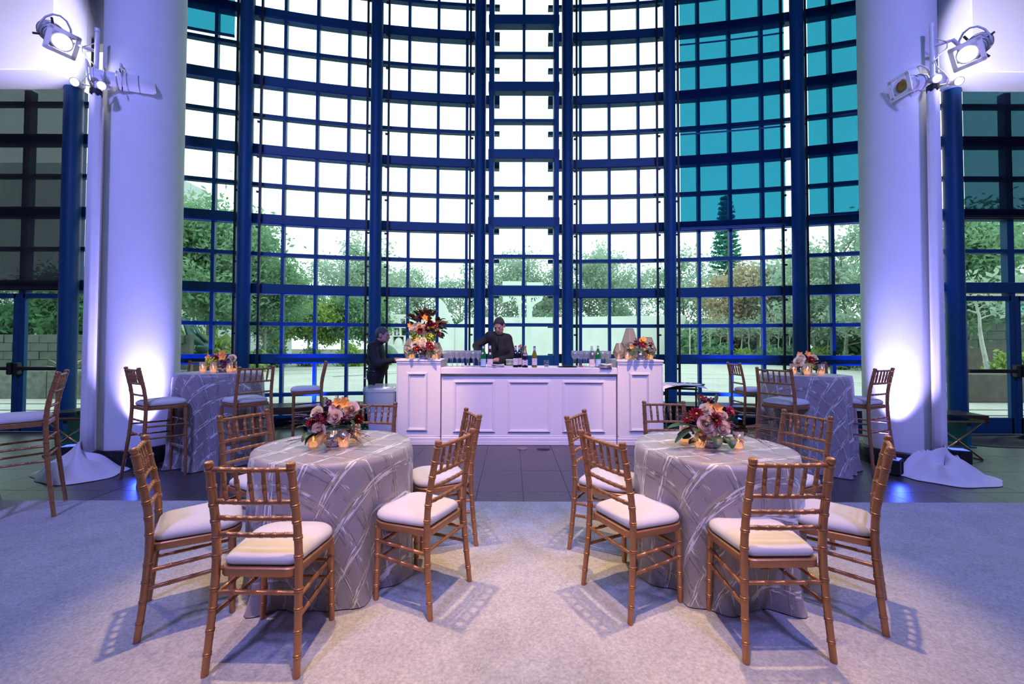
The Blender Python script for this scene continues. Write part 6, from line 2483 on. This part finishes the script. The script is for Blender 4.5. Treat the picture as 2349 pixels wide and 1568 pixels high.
def frame(fwd, up=(0, 0, 1)):
    """3x3 with columns right, forward, up for a head looking along fwd"""
    f = np.array(fwd, float)
    f /= np.linalg.norm(f)
    u = np.array(up, float)
    r = np.cross(f, u)
    r /= np.linalg.norm(r)
    u = np.cross(r, f)
    return np.stack([r, f, u], 1)


def head(B, c, R, s=1.0):
    """head centred at c; columns of R are right, forward, up. materials: 0 skin, 3 eye, 4 lips"""
    P = lambda x, y, z: np.array(c) + R @ (np.array((x, y, z)) * s)
    e = lambda x, y, z, r, m=0, k=.02, cut=False: B.ell(P(x, y, z), tuple(q * s for q in r), m, k, R, cut)
    e(0, -.012, .030, (.076, .096, .088))
    e(0, .030, -.030, (.064, .066, .085))
    e(0, .058, -.082, (.040, .036, .030))           # chin
    for q in (-1, 1):
        e(q * .036, .048, -.060, (.030, .045, .034))  # jaw
        e(q * .040, .070, -.018, (.026, .022, .020), k=.015)   # cheek bone
        e(q * .078, -.004, -.012, (.012, .024, .034), k=.008)  # ear
        e(q * .032, .086, .022, (.026, .012, .009), k=.010)    # brow
        e(q * .031, .096, .004, (.014, .012, .009), cut=True)
        e(q * .031, .083, .004, (.0115, .0115, .0105), 3, .002)
    e(0, .098, -.014, (.011, .016, .026), k=.010)    # nose bridge
    e(0, .108, -.030, (.016, .015, .012), k=.008)
    e(0, .090, -.058, (.024, .009, .006), 4, .006)   # mouth
    e(0, .088, -.066, (.020, .008, .006), 4, .006)


def hair_body(B, c, R, s=1.0, front=.045, m=0):
    P = lambda x, y, z: np.array(c) + R @ (np.array((x, y, z)) * s)
    e = lambda x, y, z, r, k=.02, cut=False: B.ell(P(x, y, z), tuple(q * s for q in r), m, k, R, cut)
    e(0, -.014, .034, (.080, .101, .091))
    e(0, -.050, -.006, (.071, .060, .060))
    # cut the face and the ears free
    e(0, .118, -.020, (.110, .095, .100), cut=True)
    for q in (-1, 1):
        e(q * .085, .010, -.035, (.030, .046, .046), cut=True)
    e(0, .01, -.14, (.10, .12, .085), cut=True)


def hand(B, wrist, d, palm_n, L_=.18, curl=.35, m=0, side=1):
    """palm with five separate bent fingers; d = pointing direction, palm_n = palm normal"""
    d = np.array(d, float)
    d /= np.linalg.norm(d)
    n = np.array(palm_n, float)
    n -= d * (n @ d)
    n /= np.linalg.norm(n)
    t = np.cross(d, n) * side
    w = np.array(wrist, float)
    for q in (-.027, -.009, .009, .027):
        B.limb([w + t * q * .6, w + d * L_ * .48 + t * q], [.017, .0125], m, .012)
    for q, f in ((-.030, .40), (-.010, .48), (.011, .52), (.031, .46)):
        p0 = w + d * L_ * .47 + t * q
        d1 = d + n * curl * .5
        d1 /= np.linalg.norm(d1)
        p1 = p0 + d1 * L_ * f * .45
        d2 = d + n * curl * 1.4
        d2 /= np.linalg.norm(d2)
        p2 = p1 + d2 * L_ * f * .32
        d3 = d + n * curl * 2.4
        d3 /= np.linalg.norm(d3)
        B.limb([p0, p1, p2, p2 + d3 * L_ * f * .25], [.0100, .0092, .0085, .0075], m, .004)
    q0 = w + d * L_ * .12 + t * .030
    q1 = q0 + (d * .6 + t * .75 + n * .2) * L_ * .24
    q2 = q1 + (d * .9 + t * .15 + n * .35) * L_ * .20
    B.limb([q0, q1, q2], [.014, .0115, .009], m, .006)


MATL = [M_SKIN, M_SHIRT, M_TROU, M_EYE, M_LIP, M_SHOE]


def legs(B, hip, knee, ank, toe, m=2):
    B.limb([hip, knee, ank], [.098, .064, .046], m, .03)
    B.limb([ank, toe], [.042, .036], 5, .02)
    B.ell((np.array(ank) + np.array(toe)) / 2 - np.array((0, 0, .03)), (.05, .05, .03), 5, .02)


# the bartender: faces the camera, head bowed, both hands busy low in front of him
t = thing('person', 'bartender in black shirt behind the bar, head bowed, hands working at the counter', 'person', (-.17, 6.92, 0))
B = Body((-.62, -.62, 0), (.42, .26, 1.86), .0085)
for s in (-1, 1):
    legs(B, (s * .10, .02, .94), (s * .11, .00, .50), (s * .12, .04, .085), (s * .14, -.14, .045))
B.ell((0, .01, .98), (.165, .125, .13), 2, .05)
B.ell((-.01, -.01, 1.15), (.155, .120, .17), 1, .06)
B.ell((-.03, -.04, 1.36), (.178, .128, .20), 1, .06)
B.ell((-.05, -.06, 1.50), (.155, .100, .10), 1, .05)
B.limb([(.09, -.05, 1.53), (-.07, -.07, 1.56), (-.20, -.07, 1.565)], [.075, .075, .075], 1, .05)
B.limb([(-.05, -.08, 1.56), (-.035, -.13, 1.655)], [.058, .052], 0, .02)
B.limb([(-.05, -.07, 1.555), (-.045, -.10, 1.60)], [.072, .062], 1, .02)
# his right arm, lifted out to the side
B.limb([(-.19, -.06, 1.55), (-.41, -.10, 1.405), (-.385, -.31, 1.315)], [.072, .055, .041], 1, .03)
B.limb([(-.385, -.31, 1.315), (-.375, -.38, 1.285)], [.030, .028], 0, .015)
hand(B, (-.375, -.37, 1.287), (.15, -.55, -.75), (1, -.2, .2), .18, .45, 0, 1)
# his left arm, forearm across in front
B.limb([(.10, -.05, 1.51), (.185, -.10, 1.235), (-.02, -.40, 1.195)], [.074, .056, .042], 1, .03)
B.limb([(-.02, -.40, 1.195), (-.085, -.44, 1.19)], [.030, .028], 0, .015)
hand(B, (-.075, -.435, 1.19), (-1, -.25, -.18), (0, -.3, -1), .18, .4, 0, -1)
RH = frame((-.28, -.80, -.52), (-.10, -.25, 1))
hc = (-.035, -.155, 1.735)
head(B, hc, RH, 1.04)
link('body', B.mesh('body', MATL), t)
Bh = Body((-.22, -.36, 1.55), (.16, .06, 1.92), .007)
hair_body(Bh, hc, RH, 1.04)
link('hair', Bh.mesh('hair', [M_HAIRD]), t)
collar_ = MB().tube([(-.042 + .067 * math.cos(q), -.095 + .064 * math.sin(q), 1.592 + .012 * math.sin(q)) for q in np.linspace(0, 2 * PI, 25)], .014, 8, caps=False)
collar_.build('collar', M_SHIRT, t, True)
mb = MB()
mb.tube([(-.065, -.178, 1.565), (-.075, -.195, 1.48), (-.07, -.195, 1.36)], [.012, .022, .026], 6)
mb.build('tie', M_BLACK, t, True)
MB().ball((0, 0, 0), (.008, .004, .006), 8, 5).build('shirt_stud', mat('orange_pin', (.8, .2, .02), .4), t, True, loc=(.10, -.27, 1.225))

# the man at the left: seen in profile, facing along the bar
t = thing('person', 'older man in black standing in profile behind the trash can, facing the bar', 'person', (-2.20, 6.80, 0))
B = Body((-.42, -.42, 0), (.62, .42, 1.74), .0085)
for s in (-1, 1):
    legs(B, (0, s * .09, .90), (.02, s * .10, .48), (-.02, s * .105, .085), (.15, s * .12, .045))
B.ell((0, 0, .95), (.135, .170, .13), 2, .05)
B.ell((.05, 0, 1.08), (.155, .170, .15), 1, .06)
B.ell((.01, 0, 1.26), (.135, .185, .17), 1, .06)
B.ell((-.01, 0, 1.37), (.115, .165, .10), 1, .05)
B.limb([(0, -.15, 1.395), (0, .15, 1.395)], [.075, .075], 1, .05)
B.limb([(.02, 0, 1.43), (.075, 0, 1.505)], [.060, .056], 0, .02)
B.limb([(.01, 0, 1.42), (.045, 0, 1.465)], [.078, .066], 1, .02)
B.limb([(0, -.19, 1.385), (.10, -.245, 1.125), (.33, -.20, 1.175)], [.072, .058, .042], 1, .03)
B.limb([(.33, -.20, 1.175), (.385, -.19, 1.19)], [.030, .028], 0, .015)
hand(B, (.38, -.19, 1.19), (1, .15, .05), (0, .3, -1), .18, .4, 0, 1)
B.limb([(-.02, .19, 1.385), (-.185, .25, 1.14), (-.06, .22, .97)], [.072, .056, .044], 1, .03)
hand(B, (-.06, .22, .97), (.45, -.1, -.9), (0, -1, 0), .17, .4, 0, 1)
RH = frame((1, -.06, -.14), (.12, 0, 1))
hc = (.105, 0, 1.575)
head(B, hc, RH, 1.08)
M2 = list(MATL)
M2[0] = M_SKIN2
link('body', B.mesh('body', M2), t)
Bh = Body((-.06, -.16, 1.40), (.26, .16, 1.75), .007)
hair_body(Bh, hc, RH, 1.08)
link('hair', Bh.mesh('hair', [M_HAIRG]), t)
MB().tube([(.045 + .068 * math.cos(q), .068 * math.sin(q), 1.462 - .022 * math.cos(q)) for q in np.linspace(0, 2 * PI, 25)], .014, 8, caps=False).build('collar', M_SHIRT, t, True)
MB().rbox((-.115, -.10, .885), (.05, .08, .022), .006).build('pocket_napkin', M_CLOTHW, t)
mb = MB()
mb.lathe([(.158, .972), (.163, .975), (.163, 1.005), (.158, 1.008)], 28, M=Matrix.Translation((.01, 0, 0)) @ Matrix.Diagonal((.93, 1.08, 1, 1)), caps=False)
mb.build('belt', M_SHOE, t, True)
